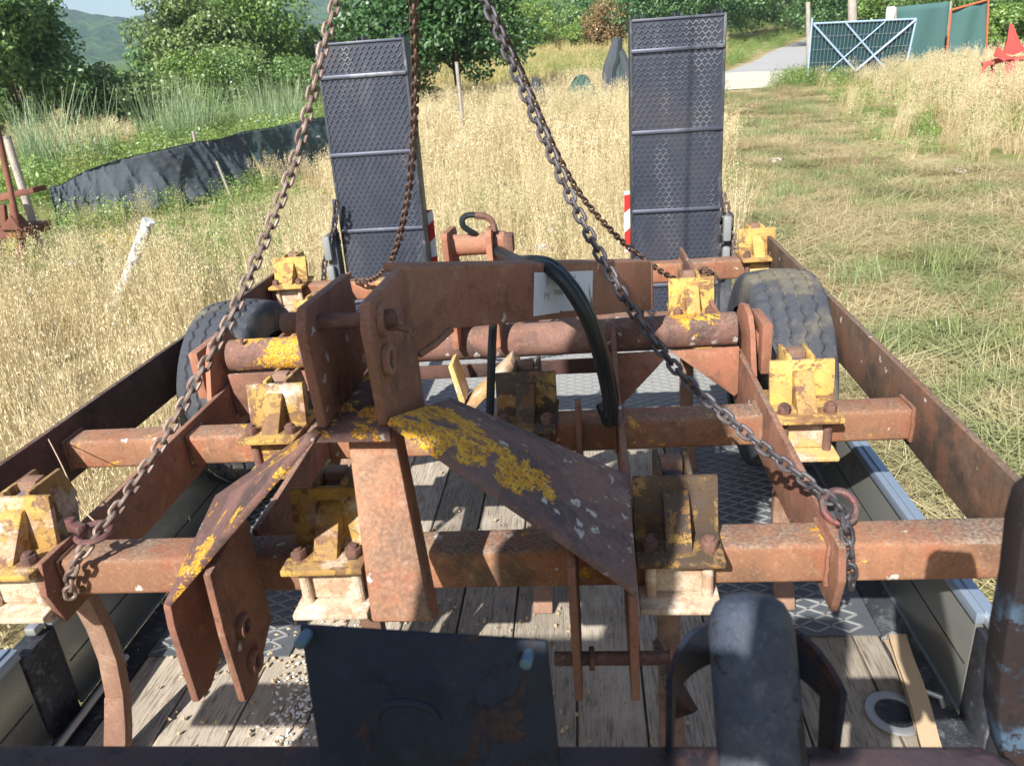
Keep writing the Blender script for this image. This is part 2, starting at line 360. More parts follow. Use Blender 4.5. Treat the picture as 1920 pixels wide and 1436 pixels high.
BOLT_BLUE = plain('pale_blue_bolt', srgb(92, 114, 130), .5, .2, .2, 40)
# ---------------------------------------------------------------- trailer
rng = random.Random(7)
TRL = thing('flatbed_trailer', 'low plant trailer with plank deck, aluminium sides and two raised rear ramps', 'trailer', (-.255, 2.0, G0))
DX0, DX1, DY0, DY1 = -1.37, .86, .10, 4.32
x = DX0 + .085; k = 0
while x < DX1 - .10:
    w = rng.uniform(.165, .205)
    if x + w > DX1 - .14: w = DX1 - .082 - x
    MB().lims(x, x + w - .006, DY0 + .02, DY1 - .02, -.036, rng.uniform(-.003, .002)).build('plank', PLANK, TRL, bevel=.003, seg=1)
    x += w; k += 1
m = MB()
for a, b in ((DX0, DX0 + .083), (DX1 - .08, DX1)): m.lims(a, b, DY0, DY1, -.10, .004)
m.lims(DX0 + .084, DX1 - .081, DY0 - .06, DY0 + .018, -.10, .004); m.lims(DX0 + .084, DX1 - .081, DY1 - .018, DY1 + .06, -.12, .004)
m.build('deck_edge', BLACK_STEEL, TRL, bevel=.004)
m = MB()
for xx in (-1.05, -.55, .05, .55): m.lims(xx - .04, xx + .04, DY0, DY1, -.20, -.04)
for yy in (.5, 1.3, 2.1, 2.9, 3.7): m.lims(DX0 + .02, DX1 - .02, yy - .04, yy + .04, -.16, -.045)
m.build('chassis', BLACK_STEEL, TRL)
# trailer wheels under the deck
for sx in (-1, 1):
    for yy in (2.15, 2.9):
        cxw = -.255 + sx * .93
        w = MB().cyl((cxw - .09, yy, G0 + .26), (cxw + .09, yy, G0 + .26), .26, n=32).build('wheel', RUBBER, TRL, bevel=.03)
        MB().cyl((cxw + sx * .085, yy, G0 + .26), (cxw + sx * .10, yy, G0 + .26), .14, n=24).build('rim', GALV, w)
# tread plates: sheet plus raised diamond bars
def tread_bars(x0, x1, y0, y1, z, cx_, cy_, w, h):
    m = MB(); ang = math.atan2(cy_, cx_); L = math.hypot(cx_, cy_)
    nx, ny = int((x1 - x0) / cx_), int((y1 - y0) / cy_)
    for i in range(nx):
        for j in range(ny):
            for s in (1, -1):
                if (i + j) % 2 == (0 if s > 0 else 1):
                    c = (x0 + (i + .5) * cx_, y0 + (j + .5) * cy_, z + h / 2)
                    m.box(c, (L * 1.0, w, h), Matrix.Rotation(s * ang, 3, 'Z'))
    return m
for (x0, x1, y0, y1, mat, bm_) in ((.35, .775, 1.735, 2.95, TREAD, TREAD_DIRTY), (-1.28, -.86, 1.65, 2.95, TREAD, TREAD_DIRTY), (-1.28, .775, 3.10, 4.30, TREAD_DIRTY, TREAD_DIRTY)):
    t = MB().lims(x0, x1, y0, y1, .0035, .0075).build('tread_plate', mat, TRL)
    tread_bars(x0 + .01, x1 - .01, y0 + .01, y1 - .01, .0075, .042, .024, .005, .0035).build('tread_pattern', bm_, t, kind='stuff')
# side panels
for s, xi in ((1, .862), (-1, -1.372)):
    for y0, y1 in ((.16, 1.345), (1.475, 4.30)):
        xo = xi + s * .026
        p = MB().lims(xi, xo, y0, y1, .012, .272).build('side_panel', ALU, TRL, bevel=.003)
        MB().lims(xi - s * .0015, xi + s * .003, y0 + .01, y1 - .01, .135, .139).build('panel_groove', BLACK_STEEL, p)
        MB().lims(xi - s * .004, xi + s * .006, y0, y1, .005, .011).build('bottom_strip', ALU_RAIL, p)
        m = MB()
        m.prism([(xi - s * .008, y0 - .012, z) for z in (.272,)] + [(xi - s * .008, y0 - .012, .300), (xo + s * .012, y0 - .012, .300), (xo + s * .012, y0 - .012, .272)], (0, y1 - y0 + .012, 0))
        m.lims(xi + s * .009, xi + s * .017, y0 - .012, y1, .3005, .306)
        m.build('top_rail', ALU_RAIL, p, bevel=.0015)
    m = MB().lims(xi - s * .002, xi + s * .055, 1.352, 1.468, -.10, .262)
    m.build('corner_post', BLACK_STEEL, TRL, bevel=.006)
    la = MB().lims(xi + s * .010, xi + s * .04, 1.425, 1.50, .268, .292)
    la.build('latch', GALV, TRL, bevel=.006)
    m = MB().cyl((xi - s * .05, .75, .03), (xi - s * .05, 1.62, .03), .010, n=10)
    for yy in (.8, 1.2, 1.58): m.cyl((xi - s * .05, yy, .03), (xi - s * .05, yy, -.01), .009, n=8)
    if s < 0: m.build('lashing_rail', GALV, TRL)
# lashing ring let into the deck, right side
m = MB().ring((.712, 1.46, .004), (0, 0, 1), .046, .068, .008, 28)
lr_ = m.build('lashing_ring', GALV, TRL, bevel=.002)
MB().cyl((.712, 1.46, .0035), (.712, 1.46, .0055), .046, n=28).build('ring_recess', BLACK_STEEL, lr_)
MB().tube([(.765, 1.52, .004), (.775, 1.515, .03), (.80, 1.50, .034), (.825, 1.49, .03), (.832, 1.485, .004)], .007).build('lashing_eye', GALV, TRL, smooth=True)
# tan lashing strap
st = thing('lashing_strap', 'frayed tan webbing strap lying beside the deck ring', 'strap', (.775, 1.5, 0.0))
m = MB(); path = [(.80, 1.705, .02), (.798, 1.69, .045), (.79, 1.66, .050), (.782, 1.60, .046), (.772, 1.52, .048), (.76, 1.44, .044), (.745, 1.36, .036), (.73, 1.25, .02), (.72, 1.10, .008)]
m.sweep(path, .044, .005); m.build('webbing', STRAP, st, smooth=True)
m = MB().sweep([(.79, 1.70, .018), (.786, 1.64, .028), (.772, 1.52, .030), (.752, 1.40, .025), (.735, 1.2, .006)], .042, .004); m.build('webbing', STRAP, st, smooth=True)
MB().tube([(.772, 1.71, .012), (.80, 1.725, .02), (.83, 1.715, .012)], .008).build('buckle', GALV, st, smooth=True)

# raised rear ramps (hinged to the tail of the trailer)
def ramp(xc, wd, lean, side):
    y0 = 4.42; zt = 1.675
    x0, x1 = xc - wd / 2, xc + wd / 2
    sh = lambda p: (p[0] + lean * (p[2] - .9), p[1] + .03 * p[2], p[2])
    def sheared(m): m.V = [sh(v) for v in m.V]; return m
    lab = 'raised loading ramp, ' + ('left of the rusty hydraulic bracket, with a lashing lever' if side < 0 else 'beside the mown track, with a hanging chain')
    r = sheared(MB().lims(x0, x1, y0, y0 + .012, .02, zt)).build('loading_ramp', RAMP, TRL, label=lab)
    m = MB()
    for xx in (x0 - .012, x1 - .003): m.lims(xx, xx + .015, y0 - .004, y0 + .14, .0, zt + .005)
    sheared(m).build('side_channel', BLACK_STEEL, r, bevel=.002)
    m = MB()
    for xx in (x0 + .03, xc, x1 - .03): m.lims(xx - .02, xx - .012, y0 + .014, y0 + .12, .03, zt + .025); m.lims(xx + .012, xx + .02, y0 + .014, y0 + .12, .03, zt + .025)
    sheared(m).build('stiffener', RAMP, r)
    for z in ((1.525, 1.115, .69, .26) if side > 0 else (1.505, 1.095, .665, .24)):
        rr = MB().sweep([(x0 - .008, y0 - .006, z), (x1 + .008, y0 - .006, z + (.0))], .022, .022, side=(0, 1, 0))
        sheared(rr).build('rung', RAMP_EDGE, r, bevel=.007)
    sheared(MB().lims(x0, x1, y0 - .008, y0 - .0005, zt - .008, zt + .004)).build('top_edge', RAMP_EDGE, r, bevel=.002)
    m = MB(); cxs, cys = .0165, .040
    nx = int(wd / cxs); z = .05
    zs = list(np.arange(.05, zt - .03, .026))
    for j, z in enumerate(zs):
        pts = [(x0 + i * cxs + (cxs if j % 2 else 0) * 1.0, y0 - .0045, z + (.018 if i % 2 else 0)) for i in range(nx)]
        for a, b in zip(pts[:-1], pts[1:]):
            if b[0] > x1: continue
            dx, dz = b[0] - a[0], b[2] - a[2]
            m.box(((a[0] + b[0]) / 2, y0 - .003, (a[2] + b[2]) / 2), (math.hypot(dx, dz) * 1.05, .007, .0042), Matrix.Rotation(-math.atan2(dz, dx), 3, 'Y'))
    sheared(m).build('grip_mesh', RAMP_EDGE, r, kind='stuff')
    for xx in (x0 + .06, x1 - .06): MB().cyl((xx - .04, y0 + .03, -.03), (xx + .04, y0 + .03, -.03), .022).build('hinge', BLACK_STEEL, r)
    return r, x0, x1
rampL = ramp(-1.165, .475, -.0, -1); rampR = ramp(.535, .475, 0, 1)
# marker boards and lamps by the ramps
def marker(x0, x1, z0, z1, s):
    b = MB().lims(x0, x1, 4.60, 4.608, z0, z1).build('marker_board', WHITE, TRL, label='red and white striped marker board beside a ramp')
    h = .135; z = z0 - .2; i = 0
    while z < z1 + .1:
        lo = [(x0, z if s > 0 else z + h), (x1, z + h if s > 0 else z), (x1, z + 1.75 * h if s > 0 else z + .75 * h), (x0, z + .75 * h if s > 0 else z + 1.75 * h)]
        pl = [(a, min(max(c, z0), z1)) for a, c in lo]
        if max(c for a, c in pl) - min(c for a, c in pl) > .01:
            MB().xz(pl, 4.5965, 4.5985).build('red_stripe', REDR, b)
        z += 1.62 * h
    MB().lims((x0 + x1) / 2 - .02, (x0 + x1) / 2 + .02, 4.609, 4.63, -.05, z1 - .05).build('board_bracket', BLACK_STEEL, b)
marker(-1.03, -.885, .42, .735, 1); marker(.255, .40, .42, .78, 1)
for s, xx in ((-1, -1.46), (1, .815)):
    b = MB().lims(xx - .03, xx + .03, 4.36, 4.46, -.05, .66).build('lamp_post', BLACK_STEEL, TRL, bevel=.006)
    MB().lims(xx - .035, xx + .01, 4.31, 4.358, .52, .66).build('tail_lamp', GLASSY, b, bevel=.012)
    MB().lims(xx - .035, xx + .01, 4.315, 4.358, .38, .49).build('side_lamp', GLASSY, b, bevel=.016)
    MB().tube([(xx - s * .04, 4.40, .60), (xx - s * .03, 4.39, .70), (xx - s * .05, 4.38, .80), (xx - s * .055, 4.37, .86)], .012).build('locking_lever', BLACK_STEEL, b, smooth=True)

# ---------------------------------------------------------------- chisel cultivator
O = np.array([-.31, 2.2, 0.0])
CUL = thing('chisel_cultivator', 'rusty red tined cultivator with yellow clamps loaded on the trailer', 'cultivator', tuple(l2w(O)))
OFF[CUL.name] = tuple(O); CUL.rotation_euler = (0, -TILT, 0)
Z0, Z1, TW = .56, .645, .085
YB = {1: 1.22, 2: 1.778, 3: 3.345, 4: 2.60}
def crossbeam(y, x0, x1, mat): return MB().lims(x0, x1, y, y + TW, Z0, Z1).build('crossbeam', mat, CUL, bevel=.011, seg=3)
crossbeam(YB[1], -1.434, .80, RUST_BEAM); crossbeam(YB[2], -1.434, .80, RUST_BEAM); crossbeam(YB[3], -1.434, .80, RUST_BEAM); crossbeam(YB[4], -1.079, .434, RUST)
MB().yz([(1.12, .53), (1.12, .695), (3.46, .690), (3.46, .525)], -1.452, -1.435).build('side_rail', RUST_DARK, CUL, bevel=.003, label='dark rusty flat side rail on the long-grass side')
MB().yz([(1.10, .515), (1.10, .695), (2.3, .715), (3.46, .735), (3.46, .55), (2.2, .545)], .801, .818).build('side_rail', RAIL_GREY, CUL, bevel=.003, label='weathered grey-brown side rail on the mown-track side')
MB().yz([(1.195, .515), (1.17, .60), (1.185, .665), (2.0, .69), (3.46, .69), (3.46, .53)], .436, .451).build('inner_rail', RUST, CUL, bevel=.003)
MB().yz([(1.195, .515), (1.17, .60), (1.185, .665), (2.0, .67), (3.46, .67), (3.46, .53)], -1.095, -1.080).build('inner_rail', RUST, CUL, bevel=.003)
for x0 in (.076, -.699):
    MB().yz([(1.305, .525), (1.305, .655), (1.96, .675), (2.06, .79), (2.2, .79), (2.25, .66), (2.6, .64), (2.6, .56), (2.1, .53)], x0, x0 + .014).build('centre_rail', RUST, CUL, bevel=.002)
MB().yz([(1.70, .535), (1.70, .735), (1.72, .74), (1.80, .66), (1.80, .535)], -.028, -.014).build('stub_plate', RUST, CUL, bevel=.002)
for p in ([(840, 688), (848, 684), (872, 752), (866, 770)], [(957, 678), (966, 690), (882, 775), (868, 766)]):
    q = [ly(u, v, 1.93) for u, v in p]; MB().prism(q, (0, .09, 0)).build('brace_plate', MUDY, CUL, bevel=.002)
# weld beads where beams meet rails
def weld(x, y0, y1, z0, z1, sx):
    pts = []
    for a, b, c, d in ((y0, z0, y1, z0), (y1, z0, y1, z1), (y1, z1, y0, z1), (y0, z1, y0, z0)):
        n = 7
        for k in range(n):
            t = k / n; pts.append((x + sx * .003 + rng.uniform(-.0012, .0012), a + (c - a) * t + rng.uniform(-.001, .001), b + (d - b) * t + rng.uniform(-.001, .001)))
    MB().tube(pts, .0048, 6, closed=True).build('weld_bead', RUST, CUL, smooth=True)
for b in (1, 2, 3):
    for x, sx in ((-1.434, 1), (-1.096, -1), (-1.079, 1), (.435, -1), (.452, 1), (.800, -1)): weld(x, YB[b] - .001, YB[b] + TW + .001, Z0 - .001, Z1 + .001, sx)
for x, sx in ((.075, -1), (.091, 1), (-.70, -1), (-.684, 1)): weld(x, YB[2] - .001, YB[2] + TW + .001, Z0 - .001, Z1 + .001, sx)
# torsion tube, bearings, gussets
MB().cyl((-1.075, 2.13, .748), (.43, 2.13, .755), .049, n=32).build('axle_tube', TUBE, CUL, smooth=True)
for x0, s in ((.452, 1), (-1.112, -1)):
    MB().yz([(1.99, .66), (2.035, .775), (2.07, .812), (2.13, .825), (2.19, .812), (2.24, .76), (2.28, .66)], x0, x0 + .015).build('bearing_plate', RED_LEAD, CUL, bevel=.002)
    xa = x0 + (.030 if s > 0 else -.040)
    b = MB().lims(xa, xa + .028, 2.02, 2.17, .655, .80); b.lims(xa - .012 * s, xa + .02, 2.06, 2.14, .70, .76)
    b.build('crank_block', RED_LEAD, CUL, bevel=.004)
    MB().yz([(2.06, .78), (2.17, .80), (2.66, .47), (2.64, .40), (2.55, .39), (2.05, .67)], xa, xa + .025).build('crank_arm', RUST, CUL, bevel=.003)
MB().xz([(.245, .712), (.435, .716), (.435, .575), (.425, .565)], 2.080, 2.092).build('gusset', RED_LEAD, CUL, bevel=.002)
MB().xz([(.091, .712), (.245, .712), (.205, .665), (.105, .555), (.091, .555)], 2.080, 2.092).build('gusset', RUST, CUL, bevel=.002)
MB().xz([(-1.079, .705), (-.70, .705), (-.78, .66), (-1.06, .565), (-1.079, .56)], 2.080, 2.092).build('gusset', RUST, CUL, bevel=.002)
MB().xz([(-.684, .70), (-.60, .70), (.075, .70), (.075, .60), (.03, .655), (-.64, .66), (-.684, .60)], 2.085, 2.095).build('tube_web', RUST_DARK, CUL, bevel=.002)
MB().cyl((-1.02, 2.10, .797), (-1.02, 2.10, .812), .006, n=8).build('grease_nipple', BOLT, CUL)

# tyres with zigzag grooves
def tyre_mesh():
    Rr, W = .352, .250; nA, nC = 300, 60
    prof = []
    for i in range(nC + 1):
        t = -1 + 2 * i / nC; xx = t * W / 2
        if abs(t) < .80: r = Rr - .010 * (t / .8) ** 2
        else:
            q = (abs(t) - .80) / .20; r = Rr - .010 - .115 * q ** 1.9; xx = math.copysign(W / 2 * (.80 + .22 * math.sin(q * math.pi * .55)), t)
        prof.append((xx, r, t))
    vs, fs = [], []
    for a in range(nA):
        th = 2 * math.pi * a / nA; tri = abs(((a * 44 / nA) % 1) * 2 - 1) * 2 - 1
        for xx, r, t in prof:
            if abs(t) < .82:
                for g in (-.56, -.19, .19, .56):
                    dd = abs(t - g - .045 * tri)
                    if dd < .030: r -= .007
                if abs(t) > .60 and (a * 88 // nA) % 4 == 0: r -= .005
            vs.append((xx, r * math.cos(th), r * math.sin(th)))
    n = nC + 1
    for a in range(nA):
        b = (a + 1) % nA
        fs += [(a * n + i, a * n + i + 1, b * n + i + 1, b * n + i) for i in range(nC)]
    return MB().add(vs, fs).mesh('tyre', smooth=True)
WZ = .434; TY = tyre_mesh(); TY.materials.append(RUBBER)
for xc in (.668, -1.272):
    wl_ = MB().cyl((xc - .06, 2.60, WZ), (xc + .06, 2.60, WZ), .19, n=28).build('wheel', YEL_RUST, CUL, bevel=.01)
    put('tyre', TY, wl_, (xc - O[0], 2.60 - O[1], WZ))
    s = 1 if xc > 0 else -1
    MB().ring((xc - .10, 2.60, WZ), (1, 0, 0), .17, .205, .20, 32).build('rim', YEL_RUST, wl_, bevel=.006)
    MB().cyl((xc - s * .20, 2.60, WZ), (xc + .065 * s, 2.60, WZ), .035, n=16).build('hub', BOLT, wl_)

# tine clamps: shared pieces about the beam's front bottom line
def P(fn, name, bevel, mat):
    m = MB(); fn(m); me = m.mesh(name, bevel); me.materials.append(mat); return me
def base(m):
    m.lims(-.0785, .0785, -.066, .125, Z1 + .0015, Z1 + .015)
    m.prism([(-.0785, .028, Z1 + .013), (-.0785, .042, Z1 + .013), (-.0785, .062, .768), (-.0785, .049, .768)], (.157, 0, 0))
C_BASE = P(base, 'tine_clamp', .003, YEL)
C_RIB = P(lambda m: m.prism([(-.024, -.036, Z1 + .014), (-.024, .032, Z1 + .014), (-.024, .050, .745), (-.024, .032, .742)], (.048, 0, 0)), 'rib', .004, YEL)
C_CHEEK = P(lambda m: m.prism([(-.005, .058, .60), (-.005, .058, .775), (-.005, .165, .772), (-.005, .19, .70), (-.005, .15, .58)], (.010, 0, 0)), 'cheek', .002, YEL)
def bolt(m):
    m.cyl((0, -.022, Z1 + .014), (0, -.022, Z1 + .034), .0165, n=6); m.cyl((0, -.022, Z1 + .03), (0, -.022, Z1 + .040), .010, n=12)
C_BOLT = P(bolt, 'bolt', .002, BOLT)
C_ROD = P(lambda m: m.cyl((0, -.024, Z0 - .040), (0, -.024, Z1 + .01), .0105, n=12), 'clamp_rod', 0, BOLT)
C_LOW = P(lambda m: (m.lims(-.074, .074, -.066, .13, Z0 - .016, Z0 - .002), m.lims(-.045, .045, -.018, -.002, Z0, Z1 - .012)), 'lower_plate', .004, YEL_RUST)
def shank(m, zt=.778):
    m.sweep([(0, .112, zt), (0, .114, .60), (0, .138, .47), (0, .156, .36), (0, .158, .26), (0, .140, .16), (0, .112, .08), (0, .085, .022)], [.042] + [.048] * 7, [.034] * 6 + [.026, .016])
    m.sweep([(0, .128, .165), (0, .100, .10), (0, .070, .045), (0, .045, .008)], [.050, .056, .058, .056], [.014, .014, .012, .008])
C_SHANK = P(shank, 'tine', .004, SHANK)
C_TOP = P(lambda m: (m.lims(-.0185, .0185, .062, .155, .70, .758),), 'tine_head', .006, SHANK_TOP)
CLAMPS = [(1, .160, YEL_DARK, MUD), (1, -.505, YEL_RUST, MUD), (1, -1.168, YEL_RUST, MUD), (2, -.826, YEL_RUST, YEL_RUST), (2, -.155, YEL_DARK, YEL_DARK), (2, .536, YEL, MUDY),
          (3, -1.343, YEL, MUD), (3, .759, YEL, MUDY), (4, .377, YEL, YEL), (4, -.985, YEL, YEL)]
for b, xc, mat, low in CLAMPS:
    L = (xc - O[0], YB[b] - O[1], 0)
    c = put('tine_clamp', C_BASE, CUL, L, mat=mat, rot=Matrix.Rotation(rng.uniform(-.025, .025), 4, 'Z').to_quaternion())
    put('rib', C_RIB, c, mat=mat); put('lower_plate', C_LOW, c, mat=low)
    for s in (-1, 1):
        put('cheek', C_CHEEK, c, (s * .028, 0, 0), mat=mat); put('bolt', C_BOLT, c, (s * .054, 0, 0), Matrix.Rotation(rng.uniform(0, 1), 4, 'Z').to_quaternion() if False else None)
        put('clamp_rod', C_ROD, c, (s * .052, 0, 0), mat=(low if low in (MUD,) else BOLT))
    put('tine_head', C_TOP, c)
    put('tine', C_SHANK, CUL, L)
# winged share seen beside the lower right hitch pin
MB().prism([(.118, 1.30, .36), (.132, 1.20, .33), (.20, 1.26, .20), (.165, 1.32, .12)], (.012, .012, 0)).build('wing_share', RUST_DARK, CUL, bevel=.002)

# headstock
HP = [(1.08, .985), (1.066, 1.155), (1.088, 1.189), (1.318, 1.184), (1.345, 1.03), (1.345, .885), (1.31, .885)]
MB().yz(HP, -.327, -.309).build('headstock_plate', RUST, CUL, bevel=.005)
MB().yz([(1.08, .985), (1.066, 1.155), (1.088, 1.186), (1.322, 1.178), (1.345, .985)], -.427, -.409).build('headstock_plate', RUST, CUL, bevel=.005)
MB().xy([(-.432, 1.068), (-.304, 1.062), (-.328, 1.36), (-.408, 1.36)], .966, .984).build('headstock_shelf', ARM_L, CUL, bevel=.003)
hp = MB().cyl((-.462, 1.125, 1.151), (-.285, 1.125, 1.148), .0125, n=20).build('top_link_pin', BOLT, CUL, smooth=True)
MB().cyl((-.468, 1.125, 1.151), (-.4285, 1.125, 1.151), .017, n=20).build('pin_head', BOLT, hp, bevel=.005)
MB().ring((-.3085, 1.125, 1.148), (1, 0, 0), .0125, .027, .008).build('pin_boss', RUST, hp)
MB().lims(-.300, -.284, 1.118, 1.132, 1.130, 1.165).build('pin_handle', BOLT, hp, bevel=.004)
MB().cyl((-.284, 1.125, 1.135), (-.262, 1.120, 1.130), .005, n=10).build('cotter', BOLT, hp)
MB().ring((-.262, 1.120, 1.130), (1, 0, 0), .003, .012, .003).build('washer', BOLT, hp)
q = lx(722, 675, -.309); MB().ring((-.3088, q[1], q[2]), (1, 0, 0), .0155, .026, .012).build('bush', RUST, CUL, bevel=.002)
# stay plate running back from the headstock
SA, SB = np.array([-.316, 1.318]), np.array([.184, 2.0]); sd = (SB - SA) / np.linalg.norm(SB - SA); sn = np.array([sd[1], -sd[0]])
def sp(t, z, o=0.0): a = SA + (SB - SA) * t + sn * o; return (a[0], a[1], z)
m = MB().prism([sp(0, 1.184), sp(1, .998), sp(1, .864), sp(.13, 1.035), sp(0, 1.00)], tuple(np.append(-sn * .014, 0)))
m.prism([sp(0.02, 1.166, -.0145), sp(1, .984, -.0145), sp(1, .998, -.0145), sp(.02, 1.182, -.0145)], tuple(np.append(-sn * .055, 0)))
m.prism([sp(1, .866), sp(1, .996), sp(1.0, .996, -.06), sp(1.0, .866, -.06)], (sd[0] * .012, sd[1] * .012, 0))
stay = m.build('stay_plate', RUST, CUL, bevel=.003)
MB().lims(.150, .164, 2.00, 2.09, .775, .90).build('stay_foot', RUST, CUL, bevel=.002)
MB().tube([sp(.125, 1.036, .004), sp(.07, 1.02, .004), sp(.02, 1.012, .003)], .006).build('weld_bead', RUST, CUL, smooth=True)
# peeling paper sticker with the faded marks that can still be read
def stick_mat():
    g = NG('peeling_sticker'); v = g.coords(rnd=False)
    n = g.noise(g.vmath('MULTIPLY', v, (1, 1, .1)), 90, 5, .7); sp_ = g.noise(v, 60, 4, .6)
    c = g.mix(g.step(n, .60, .66), srgb(206, 214, 222), srgb(92, 84, 88)); c = g.mix(g.step(sp_, .66, .70), c, srgb(84, 78, 82))
    return g.fin(c, .7)
SN = np.append(sn, 0)
stq = [(1003, 511), (1030, 511.5), (1031, 513), (1060, 511), (1061, 509.5), (1112, 507.5), (1110, 576), (1078, 582), (1054, 584), (1052, 580), (1050, 586), (1001, 593)]
q = [lplane(u, v, sp(0, 1, .0035), SN) for u, v in stq]
stk = MB().prism(q, tuple(SN * -.002)).build('sticker', stick_mat(), CUL)
def text(body, u, v, size_px, col, parent):
    cu = bpy.data.curves.new('lettering', 'FONT'); cu.body = body; cu.align_x = 'CENTER'; cu.align_y = 'CENTER'; cu.size = size_px; cu.extrude = .0002
    to = bpy.data.objects.new('lettering', cu); COL.objects.link(to)
    bpy.context.view_layer.update()
    me = bpy.data.meshes.new_from_object(to.evaluated_get(bpy.context.evaluated_depsgraph_get())); bpy.data.objects.remove(to)
    me.name = 'lettering'; me.materials.append(col)
    p = lplane(u, v, sp(0, 1, .0045), SN); slope = -.274
    ex = np.array([sd[0], sd[1], slope]); ex /= np.linalg.norm(ex); ez = np.array([0, 0, 1.0]); ez -= ex * ez.dot(ex); ez /= np.linalg.norm(ez); en = np.cross(ex, ez)
    o = bpy.data.objects.new('lettering', me); COL.objects.link(o); o.parent = parent
    o.matrix_local = Matrix(((ex[0], ez[0], en[0], p[0] - O[0]), (ex[1], ez[1], en[1], p[1] - O[1]), (ex[2], ez[2], en[2], p[2] - O[2]), (0, 0, 0, 1)))
INK = plain('faded_ink', srgb(158, 160, 160), .8)
text('9', 1026, 532, .026, INK, stk); text('M', 1025, 556, .026, INK, stk); text('WIN', 1047, 549, .018, INK, stk); text('F', 1086, 534, .012, INK, stk)
# three-point arms and hitch plates
A_ = MB(); A_.slab([(-.306, 1.058, .998), (-.262, 1.335, .908), (.072, 1.302, .745), (.070, 1.052, .668)], -.014)
A_.build('hitch_arm', ARM, CUL, bevel=.003)
MB().tube([(-.25, 1.20, .936), (-.10, 1.215, .842), (.058, 1.22, .738)], .0035, 6).build('weld_bead', ARM, CUL, smooth=True)
MB().slab([(-.424, 1.058, .998), (-.757, 1.052, .668), (-.757, 1.302, .742), (-.47, 1.335, .908)], .014).build('hitch_arm', ARM_L, CUL, bevel=.003)
OP = [(1.052, .442), (1.048, .62), (1.054, .664), (1.302, .738), (1.30, .60), (1.25, .50), (1.10, .432)]
MB().yz(OP, .060, .075).build('hitch_plate', RUST, CUL, bevel=.003)
MB().yz(OP, -.760, -.745).build('hitch_plate', RUST, CUL, bevel=.003)
IP = [(1.052, .442), (1.045, .60), (1.050, .735), (1.215, .80), (1.215, .56), (1.30, .555), (1.28, .485), (1.10, .432)]
IPl = [(1.052, .442), (1.045, .60), (1.050, .730), (1.2185, .755), (1.2185, .50), (1.10, .432)]
il = MB().yz(IPl, -.668, -.654).build('hitch_plate', RUST, CUL, bevel=.003)
MB().yz(IPl, -.040, -.026).build('hitch_plate', RUST, CUL, bevel=.003)
for u, v in ((452, 1172), (473, 1238)):
    q = lx(u, v, -.654); MB().ring((-.6538, q[1], q[2]), (1, 0, 0), .0135, .023, .014).build('bush', RUST, CUL, bevel=.002)
    MB().cyl((-.6535, q[1], q[2]), (-.652, q[1], q[2]), .0134, n=16).build('pin_hole', BLACK_STEEL, CUL)
lp_ = MB().cyl((-.074, 1.09, .505), (.165, 1.09, .505), .0125, n=20).build('lower_link_pin', RUST_DARK, CUL, smooth=True)
MB().ring((-.012, 1.09, .505), (1, 0, 0), .012, .021, .010).build('collar', BOLT, lp_, bevel=.002)
MB().ring((.13, 1.09, .505), (1, 0, 0), .012, .018, .03).build('pin_stop', RUST, lp_, bevel=.002)
# hitch post leaning forward under the shelf
bt = ly(752, 1166, .955)
A0, A1 = np.array([-.356, 1.125, .968]), np.array([bt[0], .955, bt[2]])
dv = A1 - A0; yv = np.array([0, 1.0, 0]); 
m = MB()
dn = dv / np.linalg.norm(dv); nn = np.cross(dn, [1, 0, 0]); nn /= np.linalg.norm(nn)
pw0, pw1, dp = .040, .0485, .075
nb = nn if nn[1] > 0 else -nn
m.add([A0 + np.array([-pw0, 0, 0]), A0 + np.array([pw0, 0, 0]), A0 + np.array([pw0, 0, 0]) + nb * dp, A0 + np.array([-pw0, 0, 0]) + nb * dp,
       A1 + np.array([-pw1, 0, 0]), A1 + np.array([pw1, 0, 0]), A1 + np.array([pw1, 0, 0]) + nb * dp, A1 + np.array([-pw1, 0, 0]) + nb * dp],
      [(0, 1, 2, 3), (7, 6, 5, 4), (0, 4, 5, 1), (1, 5, 6, 2), (2, 6, 7, 3), (3, 7, 4, 0)])
m.build('hitch_post', RUST_BEAM, CUL, bevel=.006)
# hydraulic bracket on the tube, barrel, valve and hoses
for x0 in (-.372, -.252):
    MB().yz([(2.04, .765), (2.04, 1.08), (2.05, 1.095), (2.20, 1.085), (2.215, 1.07), (2.215, .765)], x0, x0 + .017).build('cylinder_lug', RED_LEAD, CUL, bevel=.002)
MB().lims(-.356, -.252, 2.06, 2.20, .955, .975).build('lug_tie', RED_LEAD, CUL, bevel=.002)
cy = MB().cyl((-.356, 2.11, 1.048), (-.235, 2.11, 1.048), .030, n=28).build('hydraulic_cylinder', RED_LEAD, CUL, smooth=True)
MB().cyl((-.235, 2.11, 1.048), (-.205, 2.11, 1.046), .034, n=28).build('end_cap', RED_LEAD, cy, bevel=.004)
MB().box((-.193, 2.09, 1.050), (.026, .05, .052)).build('valve_block', BOLT, cy, bevel=.006)
def px_path(pts): return [tuple(ly(u, v, y)) for u, v, y in pts]
def smooth_path(pts, n=6):
    P_ = [np.array(p, float) for p in pts]; P_ = [2 * P_[0] - P_[1]] + P_ + [2 * P_[-1] - P_[-2]]; out = []
    for i in range(1, len(P_) - 2):
        for k in range(n):
            t = k / n; a, b, c, d = P_[i - 1:i + 3]
            out.append(.5 * ((2 * b) + (-a + c) * t + (2 * a - 5 * b + 4 * c - d) * t * t + (-a + 3 * b - 3 * c + d) * t ** 3))
    out.append(P_[-2]); return out
lo = smooth_path(px_path([(893, 440, 2.10), (882, 434, 2.09), (869, 424, 2.085), (867, 411, 2.085), (877, 404, 2.09), (892, 403, 2.09)]))
MB().tube(lo, .0085).build('pipe_loop', HOSE, cy, smooth=True)
